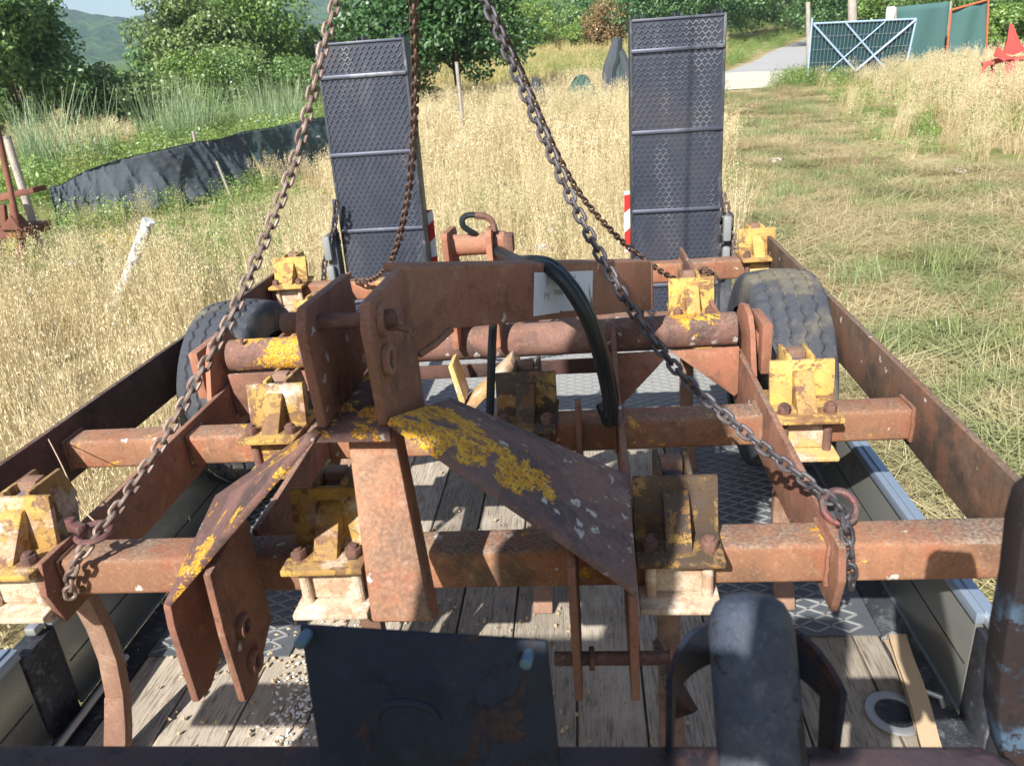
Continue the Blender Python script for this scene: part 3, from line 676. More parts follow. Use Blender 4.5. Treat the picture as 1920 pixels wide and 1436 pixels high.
lo = smooth_path(px_path([(891, 404, 2.09), (905, 405, 2.09), (918, 410, 2.09), (924, 420, 2.09), (926, 435, 2.085)]))
MB().tube(lo, [.010] * 8 + [.0085] * (len(lo) - 8)).build('pipe_fitting', BOLT, cy, smooth=True)
lo = smooth_path(px_path([(930, 470, 2.07), (948, 482, 2.0), (968, 494, 1.90), (990, 499, 1.80), (1012, 497, 1.70), (1036, 508, 1.64), (1066, 540, 1.61), (1097, 592, 1.60), (1120, 655, 1.62), (1136, 720, 1.66), (1143, 768, 1.68), (1136, 776, 1.70), (1128, 758, 1.72)]))
MB().tube(lo, .0150, 10).build('hydraulic_hose', HOSE, CUL, smooth=True)
lo = smooth_path(px_path([(930, 468, 2.09), (952, 481, 2.02), (975, 490, 1.92), (1000, 490, 1.78), (1030, 496, 1.69), (1062, 524, 1.66), (1096, 575, 1.64), (1122, 635, 1.66), (1140, 695, 1.69), (1149, 745, 1.71), (1147, 785, 1.73)]))
MB().tube(lo, .0150, 10).build('hydraulic_hose', HOSE, CUL, smooth=True)
lo = smooth_path(px_path([(1042, 506, 1.66), (1080, 545, 1.625), (1110, 605, 1.61), (1132, 672, 1.63), (1144, 735, 1.66), (1150, 778, 1.68), (1141, 792, 1.70), (1133, 774, 1.72)]))
MB().tube(lo, .0130, 10).build('hydraulic_hose', HOSE, CUL, smooth=True)
lo = smooth_path(px_path([(925, 600, 1.74), (922, 660, 1.70), (920, 730, 1.68), (917, 812, 1.66)]))
MB().tube(lo, .0105, 8).build('hydraulic_hose', HOSE, CUL, smooth=True)

# ---------------------------------------------------------------- lifting chains
def link_mesh(pitch, wire):
    a = pitch / 2 - .0005; r = wire * 1.12; path = []
    for i in range(10): t = -math.pi / 2 + math.pi * i / 9; path.append((0, r * math.sin(t), a + r * math.cos(t) - r + wire * .55))
    for i in range(10): t = math.pi / 2 + math.pi * i / 9; path.append((0, r * math.sin(t), -(a - r + wire * .55) + r * math.cos(t)))
    return MB().tube(path, wire / 2, 7, closed=True).mesh('link', smooth=True)
def chain(root, path, pitch, me, mat, roll=0.0):
    """link objects along a polyline of world points"""
    P_ = [Vector(map(float, p)) for p in path]; base = Vector(OFF[root.name])
    d = [0]
    for a, b in zip(P_[:-1], P_[1:]): d.append(d[-1] + (b - a).length)
    n = int(d[-1] / pitch)
    def at(s):
        for i in range(len(P_) - 1):
            if s <= d[i + 1]: return P_[i].lerp(P_[i + 1], (s - d[i]) / max(1e-6, d[i + 1] - d[i]))
        return P_[-1]
    for k in range(n):
        a, b = at(k * pitch), at((k + 1) * pitch); c = (a + b) / 2; t = (b - a).normalized()
        q = t.to_track_quat('Z', 'X') @ Matrix.Rotation(roll + (math.pi / 2 if k % 2 else 0) + rng.uniform(-.12, .12), 4, 'Z').to_quaternion()
        put('link', me, root, c - base, q, mat)
LK = link_mesh(.0245, .0085); LK.materials.append(CHAIN)
LKS = link_mesh(.024, .0075); LKS.materials.append(CHAIN)
HK = on_y(752, -300, 1.95)
def wpath(pts): return smooth_path([on_y(u, v, y) for u, v, y in pts], 4)
def ends(label, at): return thing('lifting_chain', label, 'chain', tuple(at), 'lifting chains')
c1 = [(752, -300, 1.95), (690, -150, 1.92), (634, -10, 1.86), (598, 120, 1.79), (556, 290, 1.71), (500, 440, 1.63), (442, 575, 1.55), (378, 695, 1.47), (303, 830, 1.38), (240, 925, 1.305), (196, 985, 1.25), (180, 1005, 1.225), (160, 1028, 1.20), (141, 1058, 1.192), (130, 1092, 1.196), (134, 1125, 1.20)]
p1 = wpath(c1); T1 = ends('rusty brown lifting chain hooked round the beam end above the curved tine', p1[-1]); chain(T1, p1, .0245, LK, CHAIN, .5)
q = on_y(176, 998, 1.235)
MB().tube([q + np.array([.033 * math.cos(t), .030 * math.sin(t), .004 * math.sin(t)]) for t in np.linspace(-2.6, 2.9, 22)], .0065, 8).build('grab_hook', HOOK, T1, smooth=True)
m = MB().box((q[0] - .040, q[1] + .012, q[2] + .004), (.036, .020, .018), Matrix.Rotation(-.5, 3, 'Z')); m.cyl((q[0] - .06, q[1] + .022, q[2] - .008), (q[0] - .06, q[1] + .022, q[2] + .02), .011, n=10)
m.build('clevis', HOOK, T1, bevel=.004)
c2 = [(752, -300, 1.95), (766, -120, 2.1), (775, 0, 2.22), (779, 120, 2.36), (777, 220, 2.50), (771, 320, 2.64), (757, 410, 2.80), (737, 482, 2.95), (716, 512, 3.10), (690, 526, 3.26), (655, 524, 3.325)]
p2 = wpath(c2); T2 = ends('twisted rusty lifting chain hanging in front of the ramp by the long grass', p2[-1]); chain(T2, p2, .0245, LK, CHAIN_RUST, .2)
c3 = [(752, -300, 1.95), (820, -160, 1.92), (907, 0, 1.88), (945, 85, 1.84), (985, 178, 1.80), (1026, 270, 1.76), (1066, 362, 1.72), (1110, 450, 1.67), (1160, 540, 1.62), (1214, 622, 1.565), (1280, 706, 1.50), (1352, 773, 1.44), (1432, 840, 1.38), (1500, 892, 1.325), (1548, 930, 1.29), (1578, 955, 1.25), (1586, 985, 1.212), (1592, 1040, 1.200), (1598, 1108, 1.200)]
p3 = wpath(c3); T3 = ends('dark lifting chain ending in a red ring hook on the front beam', p3[-1]); chain(T3, p3, .0245, LK, CHAIN_DK, .6)
q = on_y(1574, 950, 1.275)
MB().tube([q + np.array([.030 * math.cos(t), .024 * math.sin(t), .020 * math.sin(t)]) for t in np.linspace(0, 2 * math.pi, 24)[:-1]], .0075, 8, closed=True).build('ring_hook', HOOK, T3, smooth=True)
c4 = [(752, -300, 1.95), (830, -150, 2.1), (912, 0, 2.25), (962, 100, 2.38), (1012, 215, 2.52), (1050, 300, 2.63), (1096, 376, 2.75), (1160, 447, 2.90), (1210, 488, 3.02), (1256, 519, 3.14), (1290, 530, 3.22), (1322, 524, 3.28), (1334, 516, 3.29), (1326, 508, 3.28), (1308, 514, 3.27), (1318, 528, 3.26), (1336, 522, 3.27), (1330, 506, 3.25), (1310, 505, 3.25), (1302, 520, 3.24), (1320, 532, 3.24), (1340, 526, 3.25), (1338, 512, 3.26), (1318, 510, 3.24)]
p4 = wpath(c4); T4 = ends('thin lifting chain knotted on the rear beam next to the grey tyre', p4[-1]); chain(T4, p4, .024, LKS, CHAIN_RUST, .2)
MB().cyl(tuple(on_y(1335, 535, 3.27)), tuple(on_y(1337, 500, 3.27)), .008, n=10).build('hook_pin', RED_LEAD, T4)
# what holds the chains, above the picture: ring, hook block and wire rope of the hoist
ht = thing('hoist_hook', 'steel hoist hook and ring carrying the four lifting chains', 'hook', tuple(HK))
MB().tube([HK + np.array([.05 * math.cos(t), 0, .02 + .065 * math.sin(t)]) for t in np.linspace(0, 2 * math.pi, 28)[:-1]], .009, 8, closed=True).build('master_ring', CHAIN, ht, smooth=True)
MB().tube([HK + np.array([0, .035 * math.cos(t), .11 + .04 * math.sin(t)]) for t in np.linspace(2.4, 7.4, 20)], .011, 8).build('hook', CHAIN, ht, smooth=True)
MB().box(HK + np.array([0, 0, .19]), (.07, .05, .10)).build('hook_block', BLACK_STEEL, ht, bevel=.01)
MB().cyl(HK + np.array([0, 0, .23]), HK + np.array([0, 0, 5.2]), .006, n=8).build('wire_rope', CHAIN_DK, ht)
# small securing chains at the ramps
S1 = smooth_path([on_y(u, v, 4.34) for u, v in ((630, 378), (627, 420), (617, 460), (608, 500), (606, 560))], 4)
T5 = thing('securing_chain', 'small blackened chain hanging from the lever of the ramp by the long grass', 'chain', tuple(S1[-1])); LKM = link_mesh(.044, .012); LKM.materials.append(CHAIN_DK)
chain(T5, S1, .044, LKM, CHAIN_DK, .6)
S2 = smooth_path([on_y(u, v, 4.34) for u, v in ((1353, 390), (1352, 440), (1352, 480), (1352, 530))], 4)
T6 = thing('securing_chain', 'small black chain hanging straight down the side of the ramp by the mown track', 'chain', tuple(S2[-1])); chain(T6, S2, .05, LKM, CHAIN_DK, .5)
S3 = smooth_path([on_y(u, v, 4.36) for u, v in ((1358, 365), (1364, 395), (1370, 425), (1377, 465), (1380, 520))], 4)
T7 = thing('securing_chain', 'small grey chain slanting down behind the yellow clamp next to the ramp', 'chain', tuple(S3[-1])); chain(T7, S3, .044, LKM, CHAIN, .5)

# ---------------------------------------------------------------- machine in front of the camera
MC = thing('machine_frame', 'dark rear frame of the loading machine with plate, round post and peeling blue upright', 'machine', (-.1, .3, G0))
ra, rb = on_y(-260, 1396, .62) - np.array([0, .047, 0]), on_y(1835, 1386, .62) - np.array([0, .047, 0])
rail = MB().sweep([ra + np.array([-.5, 0, -.032]), rb + np.array([0, 0, -.032]), rb + np.array([.035, .0, -.036])], [.09, .09, .06], [.064, .064, .05], side=(0, 1, 0)).build('cross_rail', FRAME_DARK, MC, bevel=.012, seg=3)
for xx in (-1.0, .32): MB().lims(xx - .04, xx + .04, .545, .605, G0, .74).build('upright', FRAME_DARK, MC, bevel=.006)
tl, tr = on_y(559, 1171, .60), on_y(1026, 1201, .60); bl, br = on_y(603, 1460, .545), on_y(1053, 1460, .545)
pl = MB().slab([tl, bl, br, tr], -.008).build('mounting_plate', NAVY, MC, bevel=.004)
for u, v in ((572, 1199), (992, 1236)):
    b = on_y(u, v, .588); MB().cyl(b + np.array([0, .01, 0]), b + np.array([-.003, -.010, .002]), .0062, n=12).build('bolt', BOLT_BLUE, pl, bevel=.003)
lb = on_y(765, 1345, .552); MB().tube([lb + np.array([.030 * math.cos(t), -.002, .022 * math.sin(t)]) for t in np.linspace(.0, 3.1, 12)], .004).build('weld_lug', NAVY, pl, smooth=True)
# unseen blocks added behind the camera, shaped to shade what lies in front
MB().lims(-1.16, -.36, -.95, -.40, G0 + .35, 1.835).build('shade_block', NAVY, MC, bevel=.03)
MB().lims(-.40, -.245, -.50, -.41, 1.765, 1.832).build('shade_bar', NAVY, MC, bevel=.01)
MB().lims(-.245, -.15, -.50, -.40, 1.745, 1.90).build('shade_box', NAVY, MC, bevel=.02)
MB().lims(-.20, .30, -.58, -.44, G0, 1.60).build('shade_leg', FRAME_DARK, MC, bevel=.01) if False else None
MB().lims(-.80, -.53, -.62, -.36, 1.80, 2.36).build('shadow_column', FRAME_DARK, MC, bevel=.02)  # added caster stack, outlined to drop its shadow on the cultivator
MB().cyl((-1.06, -.42, 2.50), (-.545, -.42, 2.50), .20, n=28).build('shadow_drum', FRAME_DARK, MC, bevel=.02)
MB().tube([(-.87, -.42, 2.55), (-.87, -.42, 2.80), (-.87, -.42, 2.90), (-.87, -.42, 2.95)], [.14, .145, .115, .03], 20).build('shadow_dome', FRAME_DARK, MC, smooth=True)
# round-topped post with a curved collar
pt = on_y(1402, 1108, .66); pb = on_y(1432, 1470, .56); axis = (pb - pt) / np.linalg.norm(pb - pt)
r_ = .0425; prof = [(.0, .0), (.004, .55), (.012, .80), (.025, .95), (.042, 1.0), (.16, 1.0), (.45, 1.0)]
pp = [pt + axis * a for a, _ in prof]
post = MB().tube(pp, [max(.004, r_ * b) for _, b in prof], 28).build('round_post', POST_BLUE, MC, smooth=True)
cc = on_y(1420, 1290, .60)
m = MB(); NA = 28; vs = []
for i in range(NA + 1):
    t = math.pi * (1.0 - i / NA); k_ = math.sin(t)
    xo = cc[0] + .082 * math.cos(t); yo = cc[1] + .004 + .075 * k_
    zt_ = cc[2] + .020 - .030 * abs(math.cos(t)) ** 4 ; zb_ = cc[2] - .055 - (.12 if abs(math.cos(t)) > .93 else .0) + .02 * k_
    vs += [(xo, yo, zt_), (xo * 1.0 + .006 * math.cos(t), yo + .006 * k_, zt_), (xo + .006 * math.cos(t), yo + .006 * k_, zb_), (xo, yo, zb_)]
fs = []
for i in range(NA): fs += [(4 * i + a, 4 * i + (a + 1) % 4, 4 * i + 4 + (a + 1) % 4, 4 * i + 4 + a) for a in range(4)]
fs += [(0, 1, 2, 3), tuple(range(4 * NA, 4 * NA + 4))]
m.add(vs, fs).build('collar', NAVY, post, smooth=True)
# peeling upright at the right
q = [on_y(u, v, .66) for u, v in ((1893, 905), (1878, 960), (1868, 1060), (1850, 1160), (1842, 1230), (1838, 1300), (1852, 1370), (1880, 1440), (1905, 1500), (2060, 1500), (2060, 890), (1925, 880))]
MB().prism(q, (0, -.035, 0)).build('side_upright', POST_PEEL, MC, bevel=.006)
# ---------------------------------------------------------------- ground, road, hills
nr = np.random.default_rng(11)
def ground_mat():
    g = NG('field_soil'); v = g.coords('World', rnd=False)
    a = g.noise(v, .35, 6, .6); b = g.noise(v, 5, 6, .7); f = g.noise(v, 45, 5, .7)
    c = g.mix(g.step(b, .35, .65), srgb(150, 134, 100), srgb(188, 170, 130)); c = g.mix(g.step(a, .46, .60), c, g.mix(b, srgb(96, 112, 58), srgb(140, 146, 84)))
    spy = g.n.new('ShaderNodeSeparateXYZ'); g.link(v, spy.inputs[0]); c = g.mix(g.step(spy.outputs[1], 78, 92), c, g.mix(b, srgb(60, 86, 44), srgb(96, 116, 60)))
    c = g.mix(g.math('MULTIPLY', g.step(f, .5, .34), .6), c, srgb(84, 70, 48)); g.bump(g.math('ADD', f, b), .8, .04)
    return g.fin(c, .95, 0, .1)
def road_mat(name, a, b):
    g = NG(name); v = g.coords('World', rnd=False); n = g.noise(v, .8, 5, .6); f = g.noise(v, 30, 4, .7)
    c = g.mix(n, a, b); c = g.mix(g.math('MULTIPLY', f, .35), c, srgb(120, 116, 110)); g.bump(f, .3, .01); return g.fin(c, .9, 0, .15)
SOIL = ground_mat()
xs = np.concatenate([np.linspace(-900, -60, 16)[:-1], np.linspace(-60, -14, 24)[:-1], np.linspace(-14, 14, 71), np.linspace(14, 60, 24)[1:], np.linspace(60, 900, 16)[1:]])
ys = np.concatenate([np.linspace(-300, -6, 8)[:-1], np.linspace(-6, 36, 100), np.linspace(36, 170, 50)[1:], np.linspace(170, 900, 16)[1:]])
V = [(x, y, terrain(x, y)) for y in ys for x in xs]; nx = len(xs)
Fq = [(j * nx + i, j * nx + i + 1, (j + 1) * nx + i + 1, (j + 1) * nx + i) for j in range(len(ys) - 1) for i in range(nx - 1)]
MB().add(V, Fq).build('ground', SOIL, smooth=True, kind='structure')
def ribbon(name, pts, widths, mat, lift):
    P_ = smooth_path([np.array([p[0], p[1], 0]) for p in pts], 8); W_ = np.interp(np.linspace(0, 1, len(P_)), np.linspace(0, 1, len(widths)), widths); V = []; Fq = []; K = 6
    for i, p in enumerate(P_):
        t = P_[min(i + 1, len(P_) - 1)] - P_[max(i - 1, 0)]; t /= np.linalg.norm(t); n = np.array([-t[1], t[0], 0])
        for k in range(K + 1):
            q = p + n * W_[i] * (k / K - .5); V.append((q[0], q[1], terrain(q[0], q[1]) + lift))
    for i in range(len(P_) - 1): Fq += [(i * (K + 1) + k, i * (K + 1) + k + 1, (i + 1) * (K + 1) + k + 1, (i + 1) * (K + 1) + k) for k in range(K)]
    return MB().add(V, Fq).build(name, mat, smooth=True, kind='structure')
ROADPTS = [(-3.5, 33.0), (2.5, 34.0), (7.2, 37.5), (11.5, 46), (17, 60), (24, 74), (36, 92)]
ribbon('road', ROADPTS, [3.6, 3.8, 4.0, 4.2, 4.4], road_mat('pale_asphalt', srgb(176, 174, 172), srgb(152, 152, 154)), .022)
ribbon('gravel_entrance', [(5.6, 28.6), (6.9, 31.2), (7.6, 34.5), (8.2, 38)], [1.8, 3.4, 4.6, 5.2], road_mat('pale_gravel', srgb(214, 204, 188), srgb(190, 180, 164)), .034)
def hill_mat():
    g = NG('wooded_hill'); v = g.coords('World', rnd=False)
    t = g.vor(v, .11); n = g.noise(v, .02, 6, .6); b = g.noise(v, .25, 5, .7)
    c = g.mix(g.step(n, .40, .60), srgb(48, 78, 44), srgb(78, 104, 56)); c = g.mix(g.math('MULTIPLY', b, .5), c, srgb(40, 62, 36))
    g.bump(g.math('ADD', g.math('MULTIPLY', t, -1.0), g.math('MULTIPLY', b, .5)), 1.0, 6.0); return g.fin(c, .95, 0, .05)
V = []; Fq = []; NAZ, NR = 220, 36
for i in range(NAZ):
    az = R(-62 + 120 * i / (NAZ - 1)); deg = math.degrees(az)
    rid = 77 + 5 * math.sin(deg * .35 + 1) + 3.5 * math.sin(deg * .9) + 1.3 * math.sin(deg * 2.3 + 1) + 18 * sm(-22, 5, deg) - 16 * sm(-34, -50, deg)
    for j in range(NR):
        r = 300 + 1030 * (j / (NR - 1)) ** 1.1
        z = -6 + (rid + 19) * sm(280, 1150, r) + 5 * math.sin(r * .013 + deg * .3) * sm(330, 600, r) * (1 - sm(1000, 1200, r)) + 1.2 * math.sin(deg * 7 + r * .05) - 1.4 * math.cos(r * .11 + deg * 4)
        V.append((math.sin(az) * r, math.cos(az) * r, z))
Fq = [(i * NR + j, (i + 1) * NR + j, (i + 1) * NR + j + 1, i * NR + j + 1) for i in range(NAZ - 1) for j in range(NR - 1)]
MB().add(V, Fq).build('hills', hill_mat(), smooth=True, kind='structure')

# ---------------------------------------------------------------- foliage
def leafy(name, cols, trans=.35, world_patch=None, rough=.6):
    g = NG(name); at = g.n.new('ShaderNodeAttribute'); at.attribute_name = 'tint'
    v = g.coords('World', rnd=False)
    t = g.math('ADD', g.math('MULTIPLY', at.outputs['Fac'], .75), g.math('MULTIPLY', g.oi.outputs['Random'], .25))
    rp = g.n.new('ShaderNodeValToRGB'); g.link(t, rp.inputs[0]); e = rp.color_ramp.elements
    for i, c in enumerate(cols):
        if i < 2: e[i].position = i / (len(cols) - 1) if i == 0 else 1.0; e[i].color = c
    e[0].color = cols[0]; e[-1].color = cols[-1]
    for i, c in enumerate(cols[1:-1], 1): q = e.new(i / (len(cols) - 1)); q.color = c
    c = rp.outputs[0]
    if world_patch:
        sc_, lo_, hi_, col_, amt = world_patch
        c = g.mix(g.math('MULTIPLY', g.step(g.noise(v, sc_, 4, .6), lo_, hi_), amt), c, col_)
    d = g.n.new('ShaderNodeBsdfDiffuse'); tr = g.n.new('ShaderNodeBsdfTranslucent'); mx = g.n.new('ShaderNodeMixShader'); mx.inputs[0].default_value = trans
    gl = g.n.new('ShaderNodeBsdfGlossy'); gl.inputs['Roughness'].default_value = .45; mg = g.n.new('ShaderNodeMixShader'); mg.inputs[0].default_value = .05
    for s_ in (d, tr): g.link(c, s_.inputs['Color'])
    gl.inputs['Color'].default_value = (.8, .85, .8, 1)
    g.link(d.outputs[0], mx.inputs[1]); g.link(tr.outputs[0], mx.inputs[2]); g.link(mx.outputs[0], mg.inputs[1]); g.link(gl.outputs[0], mg.inputs[2]); g.link(mg.outputs[0], g.out.inputs[0])
    return g.m
L_DARK = leafy('dark_leaves', [srgb(48, 78, 46), srgb(76, 112, 62), srgb(112, 146, 82)])
L_MID = leafy('mid_leaves', [srgb(70, 98, 56), srgb(106, 138, 76), srgb(148, 170, 98)])
L_OLIVE = leafy('olive_leaves', [srgb(86, 108, 64), srgb(126, 146, 86), srgb(166, 176, 112)])
L_LIGHT = leafy('light_leaves', [srgb(76, 106, 50), srgb(116, 146, 66), srgb(158, 174, 88)])
L_RED = leafy('withered_leaves', [srgb(110, 104, 62), srgb(150, 118, 80), srgb(168, 146, 98)])
BARK = plain('bark', srgb(86, 74, 62), .95, 0, .4, 12, .8, .1)
STRAW = leafy('ripe_oat_grass', [srgb(148, 131, 94), srgb(188, 169, 126), srgb(212, 195, 154), srgb(228, 215, 178)], .3, (.30, .53, .68, srgb(156, 156, 106), .55))
MOWN = leafy('mown_straw', [srgb(152, 138, 100), srgb(192, 176, 134), srgb(220, 204, 164)], .25, (.55, .47, .60, srgb(136, 148, 96), .75))
GREEN = leafy('green_grass', [srgb(98, 120, 74), srgb(136, 156, 98), srgb(176, 184, 130)], .35, (.4, .5, .65, srgb(160, 158, 90), .5))
WEED = leafy('green_weeds', [srgb(84, 116, 56), srgb(122, 150, 74), srgb(156, 176, 98)], .35, (.6, .50, .64, srgb(168, 166, 100), .5))
REED = leafy('reed_leaves', [srgb(96, 128, 92), srgb(136, 160, 116), srgb(186, 190, 142)], .3)
MEADOW = leafy('pale_meadow', [srgb(150, 146, 86), srgb(186, 172, 112), srgb(210, 192, 136)], .3, (.12, .48, .60, srgb(124, 142, 70), .8))
FLW = leafy('white_petals', [srgb(232, 232, 226), srgb(246, 246, 242)], .3); FLY = leafy('yellow_petals', [srgb(222, 176, 40), srgb(236, 200, 60)], .3)

def raw_mesh(name, verts, quads, tint, mat, tris=False):
    me = bpy.data.meshes.new(name); n = len(verts); k = 3 if tris else 4; f = len(quads)
    me.vertices.add(n); me.vertices.foreach_set('co', np.asarray(verts, np.float32).ravel())
    me.loops.add(f * k); me.loops.foreach_set('vertex_index', np.asarray(quads, np.int32).ravel())
    me.polygons.add(f); me.polygons.foreach_set('loop_start', np.arange(0, f * k, k, dtype=np.int32)); me.polygons.foreach_set('loop_total', np.full(f, k, np.int32))
    me.update(calc_edges=True); a = me.attributes.new('tint', 'FLOAT', 'POINT'); a.data.foreach_set('value', np.asarray(tint, np.float32)); me.materials.append(mat); me.validate(); return me
def leaves(pos, nrm, ln, wd, tint, rg):
    """one folded-rhombus leaf per row of pos"""
    n = len(pos); rnd = rg.normal(size=(n, 3)); t = np.cross(nrm, rnd); t /= np.linalg.norm(t, axis=1)[:, None] + 1e-9; b = np.cross(nrm, t)
    L = (ln * rg.uniform(.65, 1.3, n))[:, None]; W = (wd * rg.uniform(.65, 1.3, n))[:, None]
    v = np.stack([pos - t * L * .5, pos + b * W * .5 + nrm * W * .12, pos + t * L * .5, pos - b * W * .5 + nrm * W * .12], 1).reshape(-1, 3)
    q = np.arange(4 * n).reshape(n, 4); return v, q, np.repeat(tint, 4)
def make_tree(name, label, loc, height, rad, crown_lo, mat, seed, n_leaf=7000, leaf=.13, cat='tree', group=None, trunk_r=.12, gap=.0, squash=1.0):
    rg = np.random.default_rng(seed); t = thing(name, label, cat, tuple(loc), group)
    H = height; c0 = crown_lo * H; hz = (H - c0) / 2; cz = c0 + hz
    nc = 60; d = rg.normal(size=(nc, 3)); d /= np.linalg.norm(d, axis=1)[:, None]; rr = rg.uniform(.35, 1.0, nc) ** .6
    lob = 1 + .22 * np.sin(3 * np.arctan2(d[:, 1], d[:, 0]) + seed) + .15 * np.sin(5 * d[:, 2] + seed)
    C_ = d * (rr * lob)[:, None] * np.array([rad * .84, rad * .84 * squash, hz * .86]) + np.array([0, 0, cz])
    cr = rg.uniform(.20, .40, nc) * min(rad, hz * 1.15)
    per = rg.multinomial(n_leaf, cr ** 2 / (cr ** 2).sum()); pos = []; nrm = []; tn = []
    for i in range(nc):
        k = per[i]; dd = rg.normal(size=(k, 3)); dd /= np.linalg.norm(dd, axis=1)[:, None]; rad_ = cr[i] * (rg.uniform(.15, 1.12, k) ** .45)
        pos.append(C_[i] + dd * rad_[:, None] * np.array([1.1, 1.1, .75])); nn = dd * .6 + rg.normal(size=(k, 3)) * .55 + np.array([0, 0, .45]); nrm.append(nn / np.linalg.norm(nn, axis=1)[:, None])
        tn.append(np.clip(rg.uniform(.1, .9) * .55 + rg.uniform(0, .45, k), 0, 1))
    pos, nrm, tn = np.concatenate(pos), np.concatenate(nrm), np.concatenate(tn)
    v, q, tt = leaves(pos, nrm, leaf, leaf * .62, tn, rg)
    me = raw_mesh('crown', v, q, tt, mat); o = bpy.data.objects.new('crown', me); COL.objects.link(o); o.parent = t
    m = MB(); lean = rg.uniform(-.1, .1, 2) * H * .4
    tp = [(0, 0, -.2), (lean[0] * .3, lean[1] * .3, c0 * .7), (lean[0], lean[1], cz), (lean[0] * 1.2, lean[1] * 1.2, cz + hz * .6)]
    m.tube(tp, [trunk_r * 1.25, trunk_r, trunk_r * .6, trunk_r * .15], 9)
    for i in rg.choice(nc, 9, replace=False):
        s_ = np.array(tp[1]) + (np.array(tp[2]) - np.array(tp[1])) * rg.uniform(0, .9); m.tube([s_, (s_ + C_[i]) / 2 + np.array([0, 0, .06 * H]), C_[i]], [trunk_r * .45, trunk_r * .3, trunk_r * .08], 6)
    o2 = m.build('trunk', BARK, None, smooth=True); o2.parent = t
    return t
def spot(u, v, y):
    p = on_y(u, v, y); return np.array([p[0], y, terrain(p[0], y)])
# (name, label, u, y, top v, half width px, crown_lo, material, leaves, leaf size)
TREES = [
 ('broadleaf_tree', 'tall dark broadleaf tree standing beyond the leaning grey post and rusty implement', 8, 24.0, -95, 138, .03, L_MID, 24000, .17),
 ('shrub', 'olive green shrub at the foot of the tall dark tree', 190, 26.0, 122, 100, .0, L_OLIVE, 9000, .14),
 ('shrub', 'dense mid green shrub in the gap below the wooded hill', 255, 29.0, 112, 80, .0, L_MID, 9000, .14),
 ('broadleaf_tree', 'light olive tree rising beside the gap in front of the wooded hill', 368, 34.0, -45, 86, .03, L_OLIVE, 16000, .18),
 ('shrub', 'yellow green bush in front of the light olive tree', 345, 31.0, 95, 70, .0, L_LIGHT, 5500, .12),
 ('broadleaf_tree', 'bright green tree behind the reed bed and olive tree', 470, 38.0, -60, 120, .03, L_LIGHT, 18000, .19),
 ('shrub', 'round mid green bush behind the reeds', 430, 32.0, 75, 70, .0, L_MID, 6000, .12),
 ('shrub', 'dark bush partly hidden behind the ramp next to the reeds', 560, 34.0, 85, 75, .0, L_MID, 6000, .13),
 ('broadleaf_tree', 'slender green tree seen above the top edge of the ramp', 655, 44.0, -12, 48, .05, L_OLIVE, 6000, .16),
 ('broadleaf_tree', 'leafy green tree between the ramp and the big dark tree', 730, 40.0, -40, 70, .02, L_MID, 9000, .15),
 ('broadleaf_tree', 'big dark tree with visible trunk behind the wooden stake', 858, 27.0, -150, 150, .16, L_DARK, 22000, .17),
 ('shrub', 'low green thicket under the big dark tree', 770, 27.5, 62, 50, .0, L_MID, 4500, .12),
 ('shrub', 'bright bush on the meadow edge next to the big dark tree', 985, 66.0, -8, 75, .0, L_LIGHT, 5500, .22),
 ('shrub', 'green hedge bush at the top of the pale meadow', 1065, 72.0, 8, 70, .0, L_MID, 5500, .22),
 ('shrub', 'withered reddish brown bush at the top of the pale meadow', 1140, 62.0, -10, 46, .0, L_RED, 4200, .20),
 ('shrub', 'yellow green bush beside the withered bush', 1112, 64.0, 22, 55, .0, L_LIGHT, 4500, .20),
 ('broadleaf_tree', 'dark shady tree just behind the ramp by the road', 1235, 62.0, -120, 90, .05, L_DARK, 9000, .24),
 ('broadleaf_tree', 'dark tree overhanging the bend of the road', 1330, 66.0, -140, 110, .10, L_DARK, 11000, .25),
 ('broadleaf_tree', 'tall green tree behind the wooden gate post', 1470, 70.0, -130, 115, .05, L_MID, 10000, .25),
 ('broadleaf_tree', 'deep green tree behind the blue gate', 1590, 56.0, -140, 105, .08, L_DARK, 11000, .22),
 ('broadleaf_tree', 'light green tree behind the white notice box', 1690, 52.0, -90, 95, .05, L_LIGHT, 9000, .20),
 ('broadleaf_tree', 'leafy tree behind the rusty framed net panel', 1800, 46.0, -110, 110, .03, L_MID, 10000, .19),
 ('shrub', 'bushy green shrub next to the red plough', 1905, 38.0, 0, 75, .0, L_LIGHT, 7000, .16),
]
for i, (nm, lab, u, y, tv, hw, lo, mat, nl, lf) in enumerate(TREES):
    p = spot(u, 110, y); top = top_z(p, u, tv); rad = hw / F_PX * y * 1.06
    make_tree(nm, lab, p, top - p[2], rad, lo, mat, 100 + i, nl, lf, 'tree' if 'tree' in nm else 'shrub', None, .05 + .012 * (top - p[2]))

